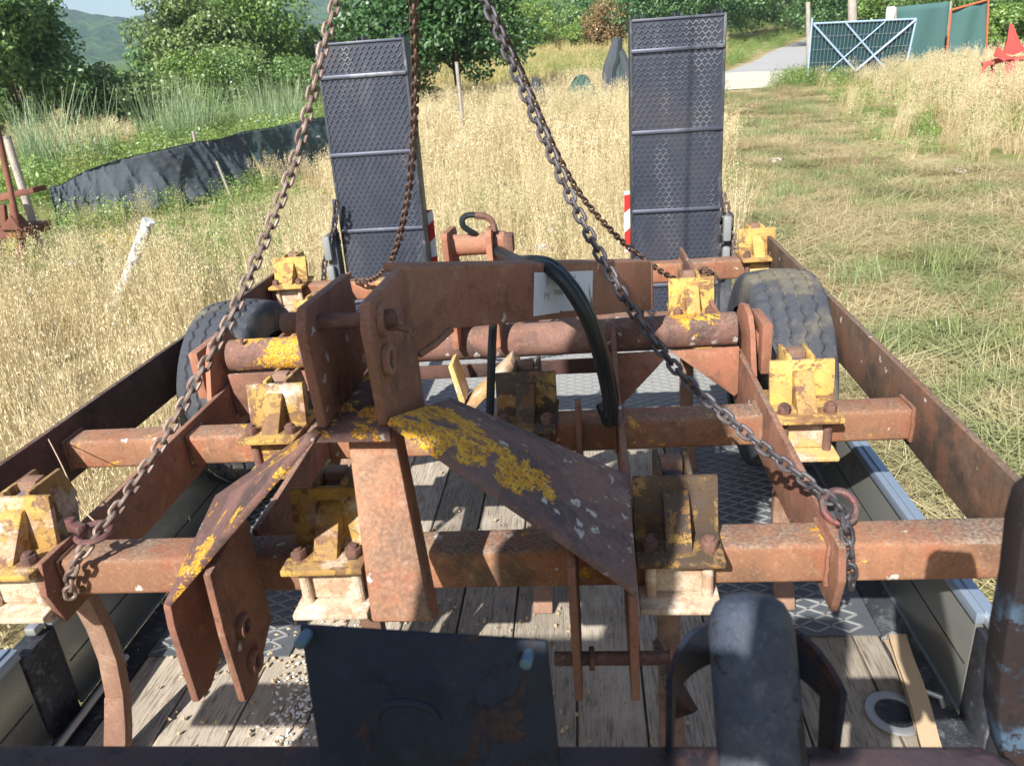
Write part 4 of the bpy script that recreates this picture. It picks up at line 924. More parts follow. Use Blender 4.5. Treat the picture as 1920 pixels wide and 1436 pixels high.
def woodland(name, label, specs, mat, leaf, seed):
    rg = np.random.default_rng(seed); P_, N_, T_ = [], [], []
    for u, y, tv, hw, n in specs:
        p = spot(u, 120, y); H = top_z(p, u, tv) - p[2]; rad = hw / F_PX * y
        nc = 16; d = rg.normal(size=(nc, 3)); d /= np.linalg.norm(d, axis=1)[:, None]; C_ = p + np.array([0, 0, H * .5]) + d * rg.uniform(.3, 1, nc)[:, None] * np.array([rad * .8, rad * .8, H * .42])
        cr = rg.uniform(.25, .45, nc) * min(rad, H * .5); per = rg.multinomial(n, cr ** 2 / (cr ** 2).sum())
        for i in range(nc):
            k = per[i]; dd = rg.normal(size=(k, 3)); dd /= np.linalg.norm(dd, axis=1)[:, None]; P_.append(C_[i] + dd * (cr[i] * rg.uniform(.3, 1.1, k) ** .5)[:, None])
            nn = dd * .6 + rg.normal(size=(k, 3)) * .5 + np.array([0, 0, .4]); N_.append(nn / np.linalg.norm(nn, axis=1)[:, None]); T_.append(np.clip(rg.uniform(0, .55) + rg.uniform(0, .45, k), 0, 1))
    v, q, t = leaves(np.concatenate(P_), np.concatenate(N_), leaf, leaf * .65, np.concatenate(T_), rg)
    o = bpy.data.objects.new(name, raw_mesh(name, v, q, t, mat)); COL.objects.link(o); o['kind'] = 'stuff'; o['label'] = label; o['category'] = 'woodland'
rs_ = random.Random(3)
def row(u0, u1, du, y, tv, hw, n): return [(u + rs_.uniform(-10, 10), y + rs_.uniform(-5, 5), tv + rs_.uniform(-16, 16), hw * rs_.uniform(.8, 1.2), n) for u in range(u0, u1, du)]
woodland('woodland', 'mixed green wood behind the reeds and shrubs', row(-160, 110, 34, 36, 60, 46, 1900) + row(90, 300, 30, 37, 122, 40, 1900) + row(290, 640, 32, 43, 30, 46, 1900) + row(620, 900, 36, 58, 30, 44, 1400), L_MID, .26, 8)
woodland('woodland', 'distant green wood above the pale meadow and road', row(880, 1260, 36, 90, -4, 48, 1300) + row(1180, 2000, 40, 82, -70, 60, 1300), L_DARK, .38, 9)
# scattered growth: real blades placed as instances of a few tufts
TUFTS = bpy.data.collections.new('tufts')
def blade_set(n, rg, rad, h, w, bend, seg=3, lie=0.0, tint=(0, 1), comb=None):
    V, Q, T = [], [], []
    for _ in range(n):
        a = rg.uniform(0, 2 * math.pi); r = rad * math.sqrt(rg.uniform()); x0, y0 = r * math.cos(a), r * math.sin(a); H = h * rg.uniform(.6, 1.15); ph = rg.uniform(0, 2 * math.pi) if comb is None else rg.normal() * comb + (math.pi if rg.uniform() < .4 else 0); bd = bend * rg.uniform(.2, 1.2) + lie
        px_, py_ = -math.sin(ph), math.cos(ph); t0 = rg.uniform(*tint); o = len(V)
        for k in range(seg + 1):
            s_ = k / seg; out = H * math.sin(min(1.5, bd)) * (s_ ** (1.0 if lie else 1.7)); z = H * math.cos(min(1.5, bd) * (1 if lie else s_)) * s_ + (.01 if lie else 0)
            ww = w * (1 - .8 * s_)
            cx_, cy_ = x0 + math.cos(ph) * out, y0 + math.sin(ph) * out
            V += [(cx_ - px_ * ww, cy_ - py_ * ww, z), (cx_ + px_ * ww, cy_ + py_ * ww, z)]; T += [t0 * .8 + .2 * s_] * 2
        Q += [(o + 2 * k, o + 2 * k + 1, o + 2 * k + 3, o + 2 * k + 2) for k in range(seg)]
    return V, Q, T
def merge(*sets):
    V, Q, T = [], [], []
    for v, q, t in sets: o = len(V); V += list(map(tuple, v)); Q += [tuple(int(i) + o for i in f) for f in q]; T += list(t)
    return V, Q, T
def oat(seed, w=1.0, n=30):
    rg = np.random.default_rng(seed); st = blade_set(n, rg, .20, .92, .0022 * w, .30, 3, tint=(.2, .95)); lf = blade_set(int(n * .9), rg, .22, .5, .0034 * w, .7, 3, tint=(0, .8))
    V, Q, T = merge(st, lf); tips = [np.array(st[0][8 * i + 6]) for i in range(n)]; mids = [np.array(st[0][8 * i + 4]) for i in range(n)]
    for a, b in zip(mids, tips):
        for k in range(8):
            p = b + (a - b) * rg.uniform(0, .75) + rg.normal(size=3) * .018 - np.array([0, 0, .01]); d = np.array([rg.normal() * .3, rg.normal() * .3, -1]); d /= np.linalg.norm(d); s_ = np.cross(d, rg.normal(size=3)); s_ /= np.linalg.norm(s_)
            o = len(V); L = .026 * rg.uniform(.7, 1.3); W = .0042 * w; V += [tuple(p), tuple(p + d * L * .5 + s_ * W), tuple(p + d * L), tuple(p + d * L * .5 - s_ * W)]; Q.append((o, o + 1, o + 2, o + 3)); T += [rg.uniform(.55, 1)] * 4
    return V, Q, T
def weed(seed, h=.5):
    rg = np.random.default_rng(seed); st = blade_set(14, rg, .2, h, .003, .45, 3, tint=(.3, .8)); n = 130
    a = rg.uniform(0, 6.28, n); r = .26 * np.sqrt(rg.uniform(size=n)); z = h * rg.uniform(.1, 1, n) ** .8; pos = np.stack([r * np.cos(a), r * np.sin(a), z * (1.1 - r * 1.2)], 1)
    nr_ = rg.normal(size=(n, 3)) * .5 + np.array([0, 0, .9]); nr_ /= np.linalg.norm(nr_, axis=1)[:, None]
    v, q, t = leaves(pos, nr_, .052, .024, rg.uniform(.1, 1, n), rg); return merge(st, (v, q, t))
def umbel(seed, yellow):
    rg = np.random.default_rng(seed); n = 26; a = rg.uniform(0, 6.28, n); r = (.05 if not yellow else .07) * np.sqrt(rg.uniform(size=n)); z = .86 + .01 * rg.normal(size=n) - (r * .2 if not yellow else rg.uniform(0, .25, n))
    nr_ = rg.normal(size=(n, 3)) * .2 + np.array([0, 0, 1]); nr_ /= np.linalg.norm(nr_, axis=1)[:, None]
    return leaves(np.stack([r * np.cos(a), r * np.sin(a), z], 1), nr_, .022, .018, rg.uniform(0, 1, n), rg)
def tuft_group(name, makers, mat):
    c = bpy.data.collections.new(name)
    for i, (V, Q, T) in enumerate(makers):
        me = raw_mesh(name, V, Q, T, mat); o = bpy.data.objects.new(name, me); c.objects.link(o)
    return c
def scatter(name, label, coll, pts, scl, rg, tilt=.08, cat='grass', swirl=False):
    n = len(pts); me = bpy.data.meshes.new(name); me.vertices.add(n); me.vertices.foreach_set('co', np.asarray(pts, np.float32).ravel())
    rot = np.stack([rg.normal(size=n) * tilt, rg.normal(size=n) * tilt, rg.uniform(0, 6.283, n)], 1)
    if swirl: rot[:, 2] = [lump(q[0], q[1], .55, 4) * 1.5 + rg.normal() * .7 for q in pts]
    a = me.attributes.new('rot', 'FLOAT_VECTOR', 'POINT'); a.data.foreach_set('vector', rot.astype(np.float32).ravel())
    a = me.attributes.new('scl', 'FLOAT', 'POINT'); a.data.foreach_set('value', np.asarray(scl, np.float32))
    k = len(coll.objects); a = me.attributes.new('pick', 'INT', 'POINT'); a.data.foreach_set('value', rg.integers(0, k, n).astype(np.int32))
    o = bpy.data.objects.new(name, me); COL.objects.link(o); o['kind'] = 'stuff'; o['label'] = label; o['category'] = cat
    ng = bpy.data.node_groups.new(name, 'GeometryNodeTree'); ng.interface.new_socket('Geometry', in_out='INPUT', socket_type='NodeSocketGeometry'); ng.interface.new_socket('Geometry', in_out='OUTPUT', socket_type='NodeSocketGeometry')
    N_, L_ = ng.nodes, ng.links; gi = N_.new('NodeGroupInput'); go = N_.new('NodeGroupOutput'); ip = N_.new('GeometryNodeInstanceOnPoints'); ci = N_.new('GeometryNodeCollectionInfo'); ci.inputs[0].default_value = coll; ci.inputs['Separate Children'].default_value = True; ci.inputs['Reset Children'].default_value = True
    def att(nm, ty, sock):
        q = N_.new('GeometryNodeInputNamedAttribute'); q.data_type = ty; q.inputs[0].default_value = nm
        L_.new([s_ for s_ in q.outputs if s_.enabled][0], sock)
    L_.new(gi.outputs[0], ip.inputs['Points']); L_.new(ci.outputs[0], ip.inputs['Instance']); ip.inputs['Pick Instance'].default_value = True
    att('pick', 'INT', ip.inputs['Instance Index']); att('rot', 'FLOAT_VECTOR', ip.inputs['Rotation']); att('scl', 'FLOAT', ip.inputs['Scale']); L_.new(ip.outputs[0], go.inputs[0])
    md = o.modifiers.new('scatter', 'NODES'); md.node_group = ng
    return o
def lump(x, y, f, s): return math.sin(x * f + s) * math.sin(y * f * 1.13 + s * 2.1) + .5 * math.sin(x * f * 2.3 + s * 3) * math.sin(y * f * 2.1 + s)
def road_dist(x, y):
    best = 99
    for (ax, ay), (bx, by) in zip(ROADPTS[:-1] + [(5.6, 28.6), (7.2, 33)], ROADPTS[1:] + [(7.2, 33), (8.2, 38)]):
        t = max(0, min(1, ((x - ax) * (bx - ax) + (y - ay) * (by - ay)) / ((bx - ax) ** 2 + (by - ay) ** 2))); best = min(best, math.hypot(x - ax - t * (bx - ax), y - ay - t * (by - ay)))
    return best
def kind(x, y):
    if -1.47 < x < 1.0 and -2 < y < 4.80: return None
    if y > 26 and road_dist(x, y) < (2.3 if y > 33.5 else 1.0 + .3 * max(0, y - 28.6)): return None
    if y < 4.7: lt = .95
    else: lt = .95 + (y - 4.7) * (5.2 - .95) / (29.5 - 4.7) - .35 * sm(4.7, 7, y) * (1 - sm(9, 14, y)) * 0
    if x > lt + .12 * lump(x, y, 2.1, 1):
        if y < 13.3 + .5 * lump(x, y, 1.1, 2) - .10 * (x - 5): return 'mown'
        if y < 30 and x < 5.0 + (y - 13.3) * .17 + .25 * lump(x, y, 1.3, 3): return 'mown'
        if y > 34: return 'verge'
        return 'tall'
    if y > 33: return 'meadow'
    netx = -9.1 + (y - 12.8) * (3.2 / 5.4)          # line of the black netting
    if 12.0 < y and x < min(netx, -5.2) - .2: return 'bank'
    if x < -4.0 - .3 * (y - 10) + .7 * lump(x, y, .8, 4) and 8.4 < y < 14: return 'weedy'
    return 'tall'
def sample(n, x0, x1, y0, y1, want, rg, keep=None):
    out = []
    P_ = np.stack([rg.uniform(x0, x1, n), rg.uniform(y0, y1, n)], 1)
    for x, y in P_:
        if not (-.92 * y - 1.6 < x < .62 * y + 1.8): continue
        if kind(x, y) in want and (keep is None or keep(x, y)): out.append((x, y, terrain(x, y) - .01))
    return out
OAT = tuft_group('oat_tuft', [oat(s, 1.0) for s in range(6)], STRAW); OATF = tuft_group('far_oat_tuft', [oat(20 + s, 2.2, 26) for s in range(4)], STRAW)
p = sample(int(9 * 17.4 * 12), -12.5, 5, 0, 12, ('tall', 'weedy'), nr, lambda x, y: kind(x, y) == 'tall' or nr.uniform() < .5)
def low(x, y): return 1 - .42 * sm(-2.6, -4.6, x + .1 * (y - 8)) * sm(8.0, 9.6, y)
scatter('dry_grass', 'tall ripe straw coloured grass standing round the trailer', OAT, p, [nr.uniform(.66, 1.02) * low(q[0], q[1]) for q in p], nr, .12)
def edge(x, y):
    if x < 3: return 1.0
    e = min(y - (13.3 - .10 * (x - 5)), (x - (5.0 + (y - 13.3) * .17)) * 1.2); return .12 + .58 * sm(-.3, 3.4, e + 1.0 * lump(x, y, 1.7, 9)) + (.25 if x > 9 else 0)
p = sample(int(6.5 * 42 * 22), -22, 20, 12, 34, ('tall', 'bank'), nr, lambda x, y: nr.uniform() < edge(x, y) and (kind(x, y) == 'tall' or (lump(x, y, .35, 6) > .3 and x < -11.5 - .2 * (y - 20))))
scatter('far_dry_grass', 'tall dry grass on the far part of the field', OATF, p, [nr.uniform(.72, 1.12) * (.45 + .55 * edge(q[0], q[1])) * (1 + .14 * lump(q[0], q[1], .9, 2)) * (low(q[0], q[1]) if q[1] < 19 else 1) for q in p], nr, .14)
MEA = tuft_group('meadow_tuft', [oat(40 + s, 4.5, 20) for s in range(4)], MEADOW)
p = sample(int(2.2 * 90 * 55), -45, 45, 33, 88, ('meadow', 'verge'), nr, lambda x, y: kind(x, y) == 'meadow')
scatter('meadow_grass', 'pale meadow grass on the slope below the hedge', MEA, p, nr.uniform(.8, 1.3, len(p)), nr, .10)
MOW = tuft_group('straw_mat', [merge(blade_set(64, np.random.default_rng(60 + s), .36, .48, .0044, .12, 2, lie=1.36, comb=.85), blade_set(16, np.random.default_rng(70 + s), .3, .14, .0024, .6, 2)) for s in range(6)], MOWN)
p = sample(int(13 * 17 * 15), .9, 18, -.5, 14.5, ('mown',), nr); p += sample(int(13 * 9 * 16), .9, 10, 14, 30, ('mown',), nr)
scatter('mown_grass', 'flattened mown straw and grass on the track', MOW, p, nr.uniform(.7, 1.35, len(p)), nr, .07, swirl=True)
GRN = tuft_group('green_tuft', [blade_set(60, np.random.default_rng(80 + s), .17, .19, .003, .7, 3) for s in range(5)], GREEN)
p = sample(int(9 * 17 * 30), .9, 18, -.5, 30, ('mown',), nr, lambda x, y: lump(x, y, .9, 8) + .4 * lump(x, y, 2.7, 3) + nr.normal() * .4 > .30)
scatter('short_green_grass', 'patches of short green grass on the mown track', GRN, p, nr.uniform(.5, 1.35, len(p)), nr, .1)
WED = tuft_group('weed_clump', [weed(90 + s) for s in range(5)], WEED)
p = sample(int(9 * 13 * 9), -16, -3, 6, 15, ('weedy',), nr) + sample(int(6.5 * 26 * 22), -28, -2, 12, 34, ('bank',), nr, lambda x, y: lump(x, y, .35, 6) < .45 or x > -12 - .2 * (y - 20))
p += sample(int(2.5 * 40 * 60), 2, 42, 30, 90, ('verge',), nr) + sample(260, -12, 5, 2, 13, ('tall',), nr, lambda x, y: lump(x, y, 1.1, 5) > .6)
p += sample(320, 2, 16, 12, 32, ('tall',), nr) + [q for q in sample(1500, 4, 12, 28, 42, ('mown', 'tall', 'verge', 'meadow'), nr) if road_dist(q[0], q[1]) < 3.4]
scatter('green_weeds', 'leafy green weeds along the netting, bank and road verge', WED, p, [nr.uniform(.55, 1.4) * (.74 if kind(q[0], q[1]) == 'weedy' else 1.3 if q[0] < -5 else 1) for q in p], nr, .1, 'weeds')
RDT = tuft_group('reed_tuft', [blade_set(34, np.random.default_rng(110 + s), .35, 1.75, .010, .35, 4) for s in range(4)], REED)
p = []
for (u, y, su, n) in ((318, 21, 24, 26), (365, 22.5, 20, 12), (480, 24, 26, 18), (540, 25, 22, 14), (95, 17, 34, 14), (30, 17, 18, 6)):
    for _ in range(n): q = spot(nr.normal(u, su), 220, y + nr.uniform(-1, 1)); p.append(tuple(q))
scatter('reed_bed', 'tall bluish green reeds behind the black netting', RDT, p, nr.uniform(.55, 1.1, len(p)), nr, .13, 'reeds')
UMW = tuft_group('white_umbel', [umbel(s, False) for s in range(3)], FLW); UMY = tuft_group('yellow_flower', [umbel(10 + s, True) for s in range(3)], FLY)
p = sample(75, -14, 4, 3, 22, ('tall', 'bank', 'weedy'), nr) + sample(22, 2, 14, 4, 24, ('mown', 'tall'), nr)
scatter('white_wildflowers', 'scattered white umbel flowers in the field', UMW, p, nr.uniform(.5, 1.1, len(p)) , nr, .05, 'flowers')
p = [tuple(spot(nr.normal(u, su), 480, y + nr.uniform(-.5, .5))) for (u, y, su, n) in ((215, 8.6, 16, 16), (30, 8.6, 30, 20), (250, 8.3, 10, 12)) for _ in range(n)]
scatter('yellow_wildflowers', 'yellow flowering weeds near the white pole', UMY, p, nr.uniform(.55, .8, len(p)), nr, .05, 'flowers')
# a few long single stalks close to the trailer
for (u0, v0, y0, u1, v1, y1) in ((150, 770, 2.0, 235, 1000, 1.25),):
    pass
# ---------------------------------------------------------------- things in the field
NETB = plain('black_shade_net', srgb(74, 80, 86), .85, 0, .2, 120, .3, .1)
NETG = plain('green_shade_net', srgb(70, 100, 98), .85, 0, .2, 60, .3, .1)
BLUE = plain('pale_blue_tube', srgb(150, 172, 196), .5, .1, .15, 10)
ORANGE = plain('rusty_orange_frame', srgb(178, 98, 62), .8, 0, .3, 10)
REDP = plain('faded_red_paint', srgb(178, 78, 72), .6, 0, .25, 8)
WPOLE = weathered('flaking_white_pole', srgb(226, 228, 228), srgb(150, 152, 150), srgb(240, 240, 240), darkness=.3, flaky=.35, flake_col=srgb(96, 100, 98))
def post(name, label, base_px, top_px, y, r, mat=POST_WOOD, cat='post', r1=None):
    B, T = on_y(*base_px, y), on_y(*top_px, y); d = (B - T) / abs(B[2] - T[2]); g_ = terrain(B[0], y); D = T + d * (T[2] - g_ + .2); p = T + d * (T[2] - g_)
    t = thing(name, label, cat, tuple(p)); r1 = r1 or r * .88
    M_ = (D + T) / 2 + np.array([.012, 0, 0])
    MB().tube([D, M_, T], [r, r * .96, r1], 10).build('shaft', mat, t, smooth=True)
    MB().cyl(T + d * .03, T - d * .004, r1 * 1.03, n=10).build('top', mat, t)
    return t
# black netting strung between stakes on the bank
top = [(92, 352), (118, 346), (160, 322), (225, 300), (300, 283), (365, 268), (410, 262), (455, 248), (520, 238), (575, 226), (640, 216)]
yy_ = [11.6, 11.7, 11.9, 12.1, 12.5, 13.2, 13.8, 14.6, 15.6, 16.6, 17.8]
bas = [(u - 4, v + 130) for u, v in top]
def netting(name, label, a, b, mat, seed, sag=.0):
    rg = np.random.default_rng(seed); V, Fq = [], []; NV = 30
    tp = smooth_path([on_y(u, v, y) for (u, v), y in zip(top[a:b], yy_[a:b])], 22); n = len(tp)
    for i, p in enumerate(tp):
        gz = terrain(p[0], p[1]); t = tp[min(i + 1, n - 1)] - tp[max(i - 1, 0)]; nn = np.array([t[1], -t[0], 0]); nn /= np.linalg.norm(nn) + 1e-9
        for k in range(NV):
            s_ = k / (NV - 1); ii = i * 9 / 22
            rdg = lambda q: (1 - abs(math.sin(q))) ** 2
            fold = .05 * math.sin(ii * .55 + 2.2 * s_ + seed) * s_ + .04 * math.sin(ii * .21 - 5 * s_) + .10 * s_ * s_
            fold += .055 * rdg(ii * .28 + 1.9 * s_ + seed) * (.3 + s_) + .035 * rdg(ii * .65 - 2.6 * s_ + 1) * (1 - s_ * .4) + .012 * rdg(ii * .9 + 5 * s_ * math.sin(ii * .13)) + .006 * rg.normal()
            sagz = -.045 * abs(math.sin(ii * .20 + seed)) * (1 - s_)
            V.append(p + nn * (fold + .22 * s_) + np.array([0, 0, (gz + .02 - p[2]) * s_ * (.92 + .07 * math.sin(ii * .9) + .03 * math.sin(ii * 2.7)) + sagz * 0]))
    Fq = [(i * NV + k, (i + 1) * NV + k, (i + 1) * NV + k + 1, i * NV + k + 1) for i in range(n - 1) for k in range(NV - 1)]
    t = thing(name, label, 'netting', tuple(np.array([tp[n // 2][0], tp[n // 2][1], terrain(*tp[n // 2][:2])])))
    o = MB().add(V, Fq).build('sheet', mat, t, smooth=True); sd_ = o.modifiers.new('thickness', 'SOLIDIFY'); sd_.thickness = .006
    MB().tube(tp, .012, 6).build('top_cord', HOSE, t, smooth=True)
    for i in range(0, n, 30):
        q = tp[i]; MB().tube([(q[0], q[1] + .05, terrain(q[0], q[1]) - .2), (q[0], q[1] + .05, q[2] + .02)], .018, 7).build('stake', POST_WOOD, t)
netting('shade_netting', 'torn black shade netting sagging between stakes by the leaning grey post', 0, 8, NETB, 1)
netting('shade_netting', 'dark green black netting running behind the ramp from the bank', 7, 11, plain('dark_green_net', srgb(72, 86, 86), .85, 0, .2, 120, .3, .1), 5)
post('fence_post', 'thick grey wooden post leaning over next to the rusty implement', (58, 410), (12, 256), 9.4, .055)
post('fence_stake', 'short split stake sticking up behind the black netting', (372, 300), (362, 247), 13.6, .03)
post('fence_stake', 'thin pale stake in front of the torn part of the netting', (424, 350), (406, 303), 12.4, .022)
post('fence_stake', 'straight pale wooden stake in the dry grass in front of the big dark tree', (864, 205), (856, 117), 17.0, .042)
post('white_pole', 'short white flaking pole leaning in the weeds', (248, 492), (279, 414), 7.6, .062, WPOLE, 'pole', .060)
wp = post('wrapped_post', 'post bundled in dark netting standing in the dry grass by the ramp', (1157, 130), (1156, 72), 27.0, .24, plain('grey_green_net', srgb(66, 80, 84), .85, 0, .25, 60, .4, .1), 'post', .17)
b = OFF[wp.name]; zt = top_z(np.array(b), 1156, 72); zw = top_z(np.array(b), 1156, 112)
MB().tube([(b[0] - .36, b[1] - .1, b[2]), (b[0] - .24, b[1] - .12, zw - .25), (b[0] - .12, b[1] - .14, zw + .05), (b[0] - .02, b[1] - .14, zt - .05)], [.22, .23, .22, .12], 9).build('net_fold', NETB, wp, smooth=True)
MB().tube([(b[0] + .40, b[1] - .05, b[2]), (b[0] + .30, b[1] - .06, zw - .35), (b[0] + .10, b[1] - .12, zw + .25)], [.18, .20, .12], 9).build('net_fold', NETB, wp, smooth=True)
# heaps of loose netting in the grass
def heap(label, u, v, y, w, h, mat, seed):
    rg = np.random.default_rng(seed); p = spot(u, v, y); z = top_z(p, u, v); t = thing('netting_heap', label, 'netting', tuple(p)); H = z - p[2]; V, Fq = [], []; n = 14
    for i in range(n):
        for j in range(n):
            a, b_ = i / (n - 1) * 2 - 1, j / (n - 1) * 2 - 1; e = max(0, 1 - (abs(a) ** 2.4 + abs(b_) ** 2.4) * .75)
            V.append((p[0] + a * w + rg.normal() * .03, p[1] + b_ * w * .7 + rg.normal() * .03, p[2] + .1 + (H - .1) * e ** .6 + rg.normal() * .03))
    Fq = [(i * n + j, (i + 1) * n + j, (i + 1) * n + j + 1, i * n + j + 1) for i in range(n - 1) for j in range(n - 1)]
    MB().add(V, Fq).build('folds', mat, t)
    MB().tube([(p[0] + w * .8, p[1], p[2]), (p[0] + w * .75, p[1], p[2] + H * .8)], .03, 7).build('stake', POST_WOOD, t)
heap('green netting draped over a peg in the dry grass', 1090, 141, 25.0, .42, .5, plain('dull_green_net', srgb(74, 94, 84), .85, 0, .3, 60, .4, .1), 3)
heap('dark scrap of netting caught in the grass beside the lifting chain', 1005, 147, 24.0, .22, .4, NETB, 4)
# rusty implement at the left edge
y0 = 8.9; b = spot(14, 470, y0); im = thing('rusty_implement', 'rust red farm implement with a slanting rod standing in weeds beside the leaning post', 'implement', tuple(b))
def iq(u, v, dy=0): return tuple(on_y(u, v, y0 + dy))
RI = weathered('implement_rust', srgb(118, 76, 62), srgb(82, 54, 46), srgb(146, 104, 86), darkness=.4)
MB().tube([iq(-6, 235), iq(32, 415), iq(38, 440)], .035, 10).build('rod', RI, im, smooth=True)
MB().prism([iq(-40, 372), iq(60, 352), iq(64, 362), iq(-40, 388)], (0, .25, 0)).build('top_bar', RI, im, bevel=.01)
MB().prism([iq(-40, 430), iq(48, 428), iq(48, 446), iq(-40, 452)], (0, .5, 0)).build('base_bar', RI, im, bevel=.01)
for u in (-20, 4, 22): MB().prism([iq(u - 6, 385), iq(u + 3, 385), iq(u + 8, 432), iq(u - 2, 432)], (0, .06, 0)).build('tine', RI, im, bevel=.008)
MB().prism([iq(-2, 432, -.05), iq(18, 405, -.05), iq(40, 432, -.05)], (0, .2, 0)).build('bracket', RI, im, bevel=.01)
for u in (-10, 36): MB().prism([iq(u - 5, 440, .1), iq(u + 5, 440, .1), iq(u + 8, 540, .1), iq(u - 6, 540, .1)], (0, .08, 0)).build('leg', RI, im, bevel=.008)
# gate
yg = 29.0
def gq(u, v, dy=0): return tuple(on_y(u, v, yg + dy))
gb = spot(1600, 150, yg); gt = thing('mesh_gate', 'open blue tubular gate with wire mesh and green net backing', 'gate', tuple(gb))
for a, b_ in (((1525, 45), (1718, 36)), ((1523, 34), (1512, 172)), ((1718, 36), (1690, 165)), ((1512, 168), (1690, 160))): MB().tube([gq(*a), gq(*b_)], .032, 8).build('frame_tube', BLUE, gt, smooth=True)
for a, b_, r in (((1526, 47), (1604, 134), .036), ((1586, 44), (1676, 149), .032), ((1717, 38), (1606, 132), .036), ((1660, 41), (1548, 138), .018)): MB().tube([gq(*a, -.05), gq(*b_, -.05)], r, 8).build('brace', BLUE, gt, smooth=True)
m = MB()
for i in range(1, 27):
    t = i / 27; m.tube([gq(1523 + (1718 - 1523) * t, 45 - 9 * t, -.02), gq(1512 + (1690 - 1512) * t, 168 - 8 * t, -.02)], .006, 4)
for k in range(1, 5):
    s_ = k / 5; m.tube([gq(1523 - 11 * s_, 45 + 123 * s_, -.02), gq(1718 - 28 * s_, 36 + 124 * s_, -.02)], .006, 4)
m.build('wire_mesh', GALV, gt)
GN_ = plain('gate_net', srgb(34, 62, 66), .85, 0, .25, 20, .3, .1)
MB().prism([gq(1523, 46, .05), gq(1717, 38, .05), gq(1692, 158, .05), gq(1513, 165, .05)], (0, .015, 0)).build('net_backing', GN_, gt)
post('gate_post', 'slim weathered wooden pole at the hinge end of the blue gate', (1516, 140), (1515, 5), 30.0, .085)
post('utility_pole', 'thick pale wooden pole rising behind the blue gate', (1598, 60), (1597, -70), 33.0, .17, POST_WOOD, 'pole')
def panel(name, label, c, y, mat, frame=None):
    q = [on_y(u, v, y) for u, v in c]; mid = sum(q) / len(q); t = thing(name, label, 'fence', (mid[0], y, terrain(mid[0], y)))
    n = 12; V = []; 
    for i in range(n + 1):
        for j in range(n + 1):
            a, b_ = i / n, j / n; p = (q[0] * (1 - a) + q[1] * a) * (1 - b_) + (q[3] * (1 - a) + q[2] * a) * b_; V.append(p + np.array([0, .05 * math.sin(a * 9 + b_ * 3), 0]))
    Fq = [(i * (n + 1) + j, (i + 1) * (n + 1) + j, (i + 1) * (n + 1) + j + 1, i * (n + 1) + j + 1) for i in range(n) for j in range(n)]
    o = MB().add(V, Fq).build('net_sheet', mat, t, smooth=True); s_ = o.modifiers.new('thickness', 'SOLIDIFY'); s_.thickness = .01
    for a, b_ in (((0, 3), (1, 2)) if frame is None else ((0, 3), (0, 1), (1, 2))):
        MB().tube([q[a] + np.array([0, -.05, 0]), q[b_] + np.array([0, -.05, 0])], .035, 7).build('frame_bar', frame or POST_WOOD, t, smooth=True)
panel('net_fence', 'green netting fence panel behind the open blue gate', [(1678, 14), (1782, 3), (1768, 150), (1680, 150)], 31.0, NETG)
panel('net_fence', 'green net panel in a rusty orange frame next to the hedge', [(1782, 20), (1852, 0), (1846, 140), (1770, 140)], 30.0, NETG, ORANGE)
nb = spot(1669, 25, 30.5); t = thing('notice_box', 'small white box fixed on a post above the gate', 'box', tuple(nb))
q = on_y(1669, 26, 30.5); MB().box(q, (.26, .12, .42)).build('case', WHITE, t, bevel=.02)
MB().tube([(q[0], q[1] + .08, nb[2] - .2), (q[0], q[1] + .08, q[2] + .2)], .04, 7).build('pole', POST_WOOD, t)
m = MB()
for k in range(4): m.lims(q[0] - .08, q[0] + .07 - .02 * (k % 2), q[1] - .064, q[1] - .061, q[2] + .12 - .08 * k, q[2] + .14 - .08 * k)
m.build('notice_lines', INK, t)
# red plough at the right edge
yr = 21.5; rb_ = spot(1890, 160, yr); rp = thing('red_plough', 'faded red plough with pointed mouldboards standing in tall dry grass', 'plough', tuple(rb_))
def rq(u, v, dy=0): return tuple(on_y(u, v, yr + dy))
PL = [([(1893, 44), (1899, 46), (1912, 78), (1924, 96), (1898, 104), (1880, 100), (1888, 76)], 0.0, .03, 'mouldboard'), ([(1868, 90), (1872, 88), (1888, 104), (1904, 110), (1882, 114), (1862, 106)], -.15, .03, 'mouldboard'),
      ([(1912, 96), (1960, 84), (1966, 96), (1930, 108)], -.2, .03, 'mouldboard'), ([(1842, 118), (1880, 108), (1960, 104), (1960, 112), (1884, 117), (1844, 126)], .12, .12, 'beam'),
      ([(1846, 118), (1852, 118), (1842, 150), (1832, 152)], -.1, .03, 'coulter'), ([(1886, 112), (1902, 112), (1908, 150), (1900, 186), (1886, 186), (1882, 140)], .0, .05, 'leg'), ([(1936, 108), (1948, 108), (1954, 150), (1946, 190), (1936, 190)], .2, .05, 'leg'),
      ([(1858, 112), (1866, 110), (1862, 186), (1854, 186)], .3, .05, 'leg')]
for pts, dy, th, nm in PL: MB().prism([rq(u, v, dy + (.10 if k % 2 and nm == 'mouldboard' else 0)) for k, (u, v) in enumerate(pts)], (0.02, th, 0)).build(nm, REDP, rp, bevel=.004)
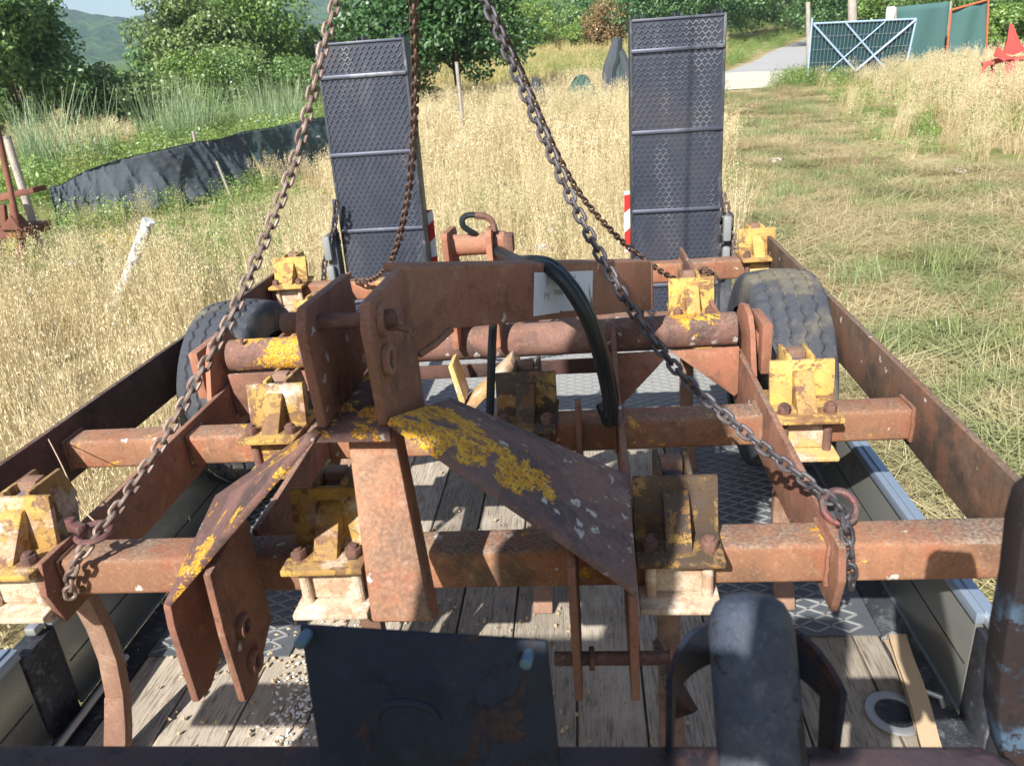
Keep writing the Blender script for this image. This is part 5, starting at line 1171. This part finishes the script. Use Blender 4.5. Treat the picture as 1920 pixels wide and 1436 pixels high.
# rubble and crumbs of dry soil on the deck
m = MB(); rg = np.random.default_rng(5)
def crumbs(n, cx_, cy_, sx, sy, s0, s1):
    m = MB()
    for _ in range(n):
        x, y, s_ = rg.normal(cx_, sx), rg.normal(cy_, sy), rg.uniform(s0, s1) ; q = Matrix.Rotation(rg.uniform(0, 6), 3, 'Z') @ Matrix.Rotation(rg.uniform(0, 6), 3, 'X')
        vs = [q @ Vector((a * s_ * rg.uniform(.6, 1.2), b * s_ * rg.uniform(.6, 1.2), c * s_ * rg.uniform(.4, .9))) + Vector((x, y, .004 + s_ * .45)) for a, b, c in ((1, 0, 0), (-1, 0, 0), (0, 1, 0), (0, -1, 0), (0, 0, 1), (0, 0, -1))]
        m.add(vs, [(0, 2, 4), (2, 1, 4), (1, 3, 4), (3, 0, 4), (2, 0, 5), (1, 2, 5), (3, 1, 5), (0, 3, 5)])
    return m
CRW = plain('white_plaster_crumbs', srgb(224, 220, 212), .9, 0, .15, 40); CRS = plain('dry_soil_crumbs', srgb(178, 156, 126), .95, 0, .3, 40)
for nm, lab, mat, a in (('plaster_crumbs', 'pile of white crumbs on the planks below the hitch plates', CRW, (520, -.74, 1.50, .05, .10, .0015, .008)), ('soil_crumbs', 'dry soil crumbs scattered over the deck planks', CRS, (900, -.55, 1.65, .35, .35, .002, .010))):
    o = crumbs(*a).build(nm, mat); o['kind'] = 'stuff'; o['label'] = lab; o['category'] = 'crumbs'
# dry stalks hanging over the frame close to the camera
dst = thing('dry_stalk', 'long yellow grass stalk bent across the beam end and yellow clamp', 'grass stalk', tuple(on_y(140, 950, 1.32)))
MB().tube(smooth_path([on_y(62, 770, 1.95), on_y(110, 860, 1.6), on_y(150, 945, 1.33), on_y(185, 985, 1.26)], 5), .0016, 5).build('stem', STRAW_STEM if 'STRAW_STEM' in globals() else STRAP, dst)
# ---------------------------------------------------------------- air
hz = MB().lims(-1000, 1000, -330, 1345, -3, 135)
HZ = bpy.data.materials.new('haze'); HZ.use_nodes = True; n_ = HZ.node_tree.nodes; n_.remove(n_['Principled BSDF'])
pv = n_.new('ShaderNodeVolumePrincipled'); pv.inputs['Color'].default_value = (.66, .84, 1.0, 1); pv.inputs['Density'].default_value = .00042; pv.inputs['Anisotropy'].default_value = .1
HZ.node_tree.links.new(pv.outputs[0], n_['Material Output'].inputs['Volume'])
o = hz.build('haze', HZ); o['kind'] = 'stuff'; o['label'] = 'thin blue summer haze over the valley'; o['category'] = 'haze'
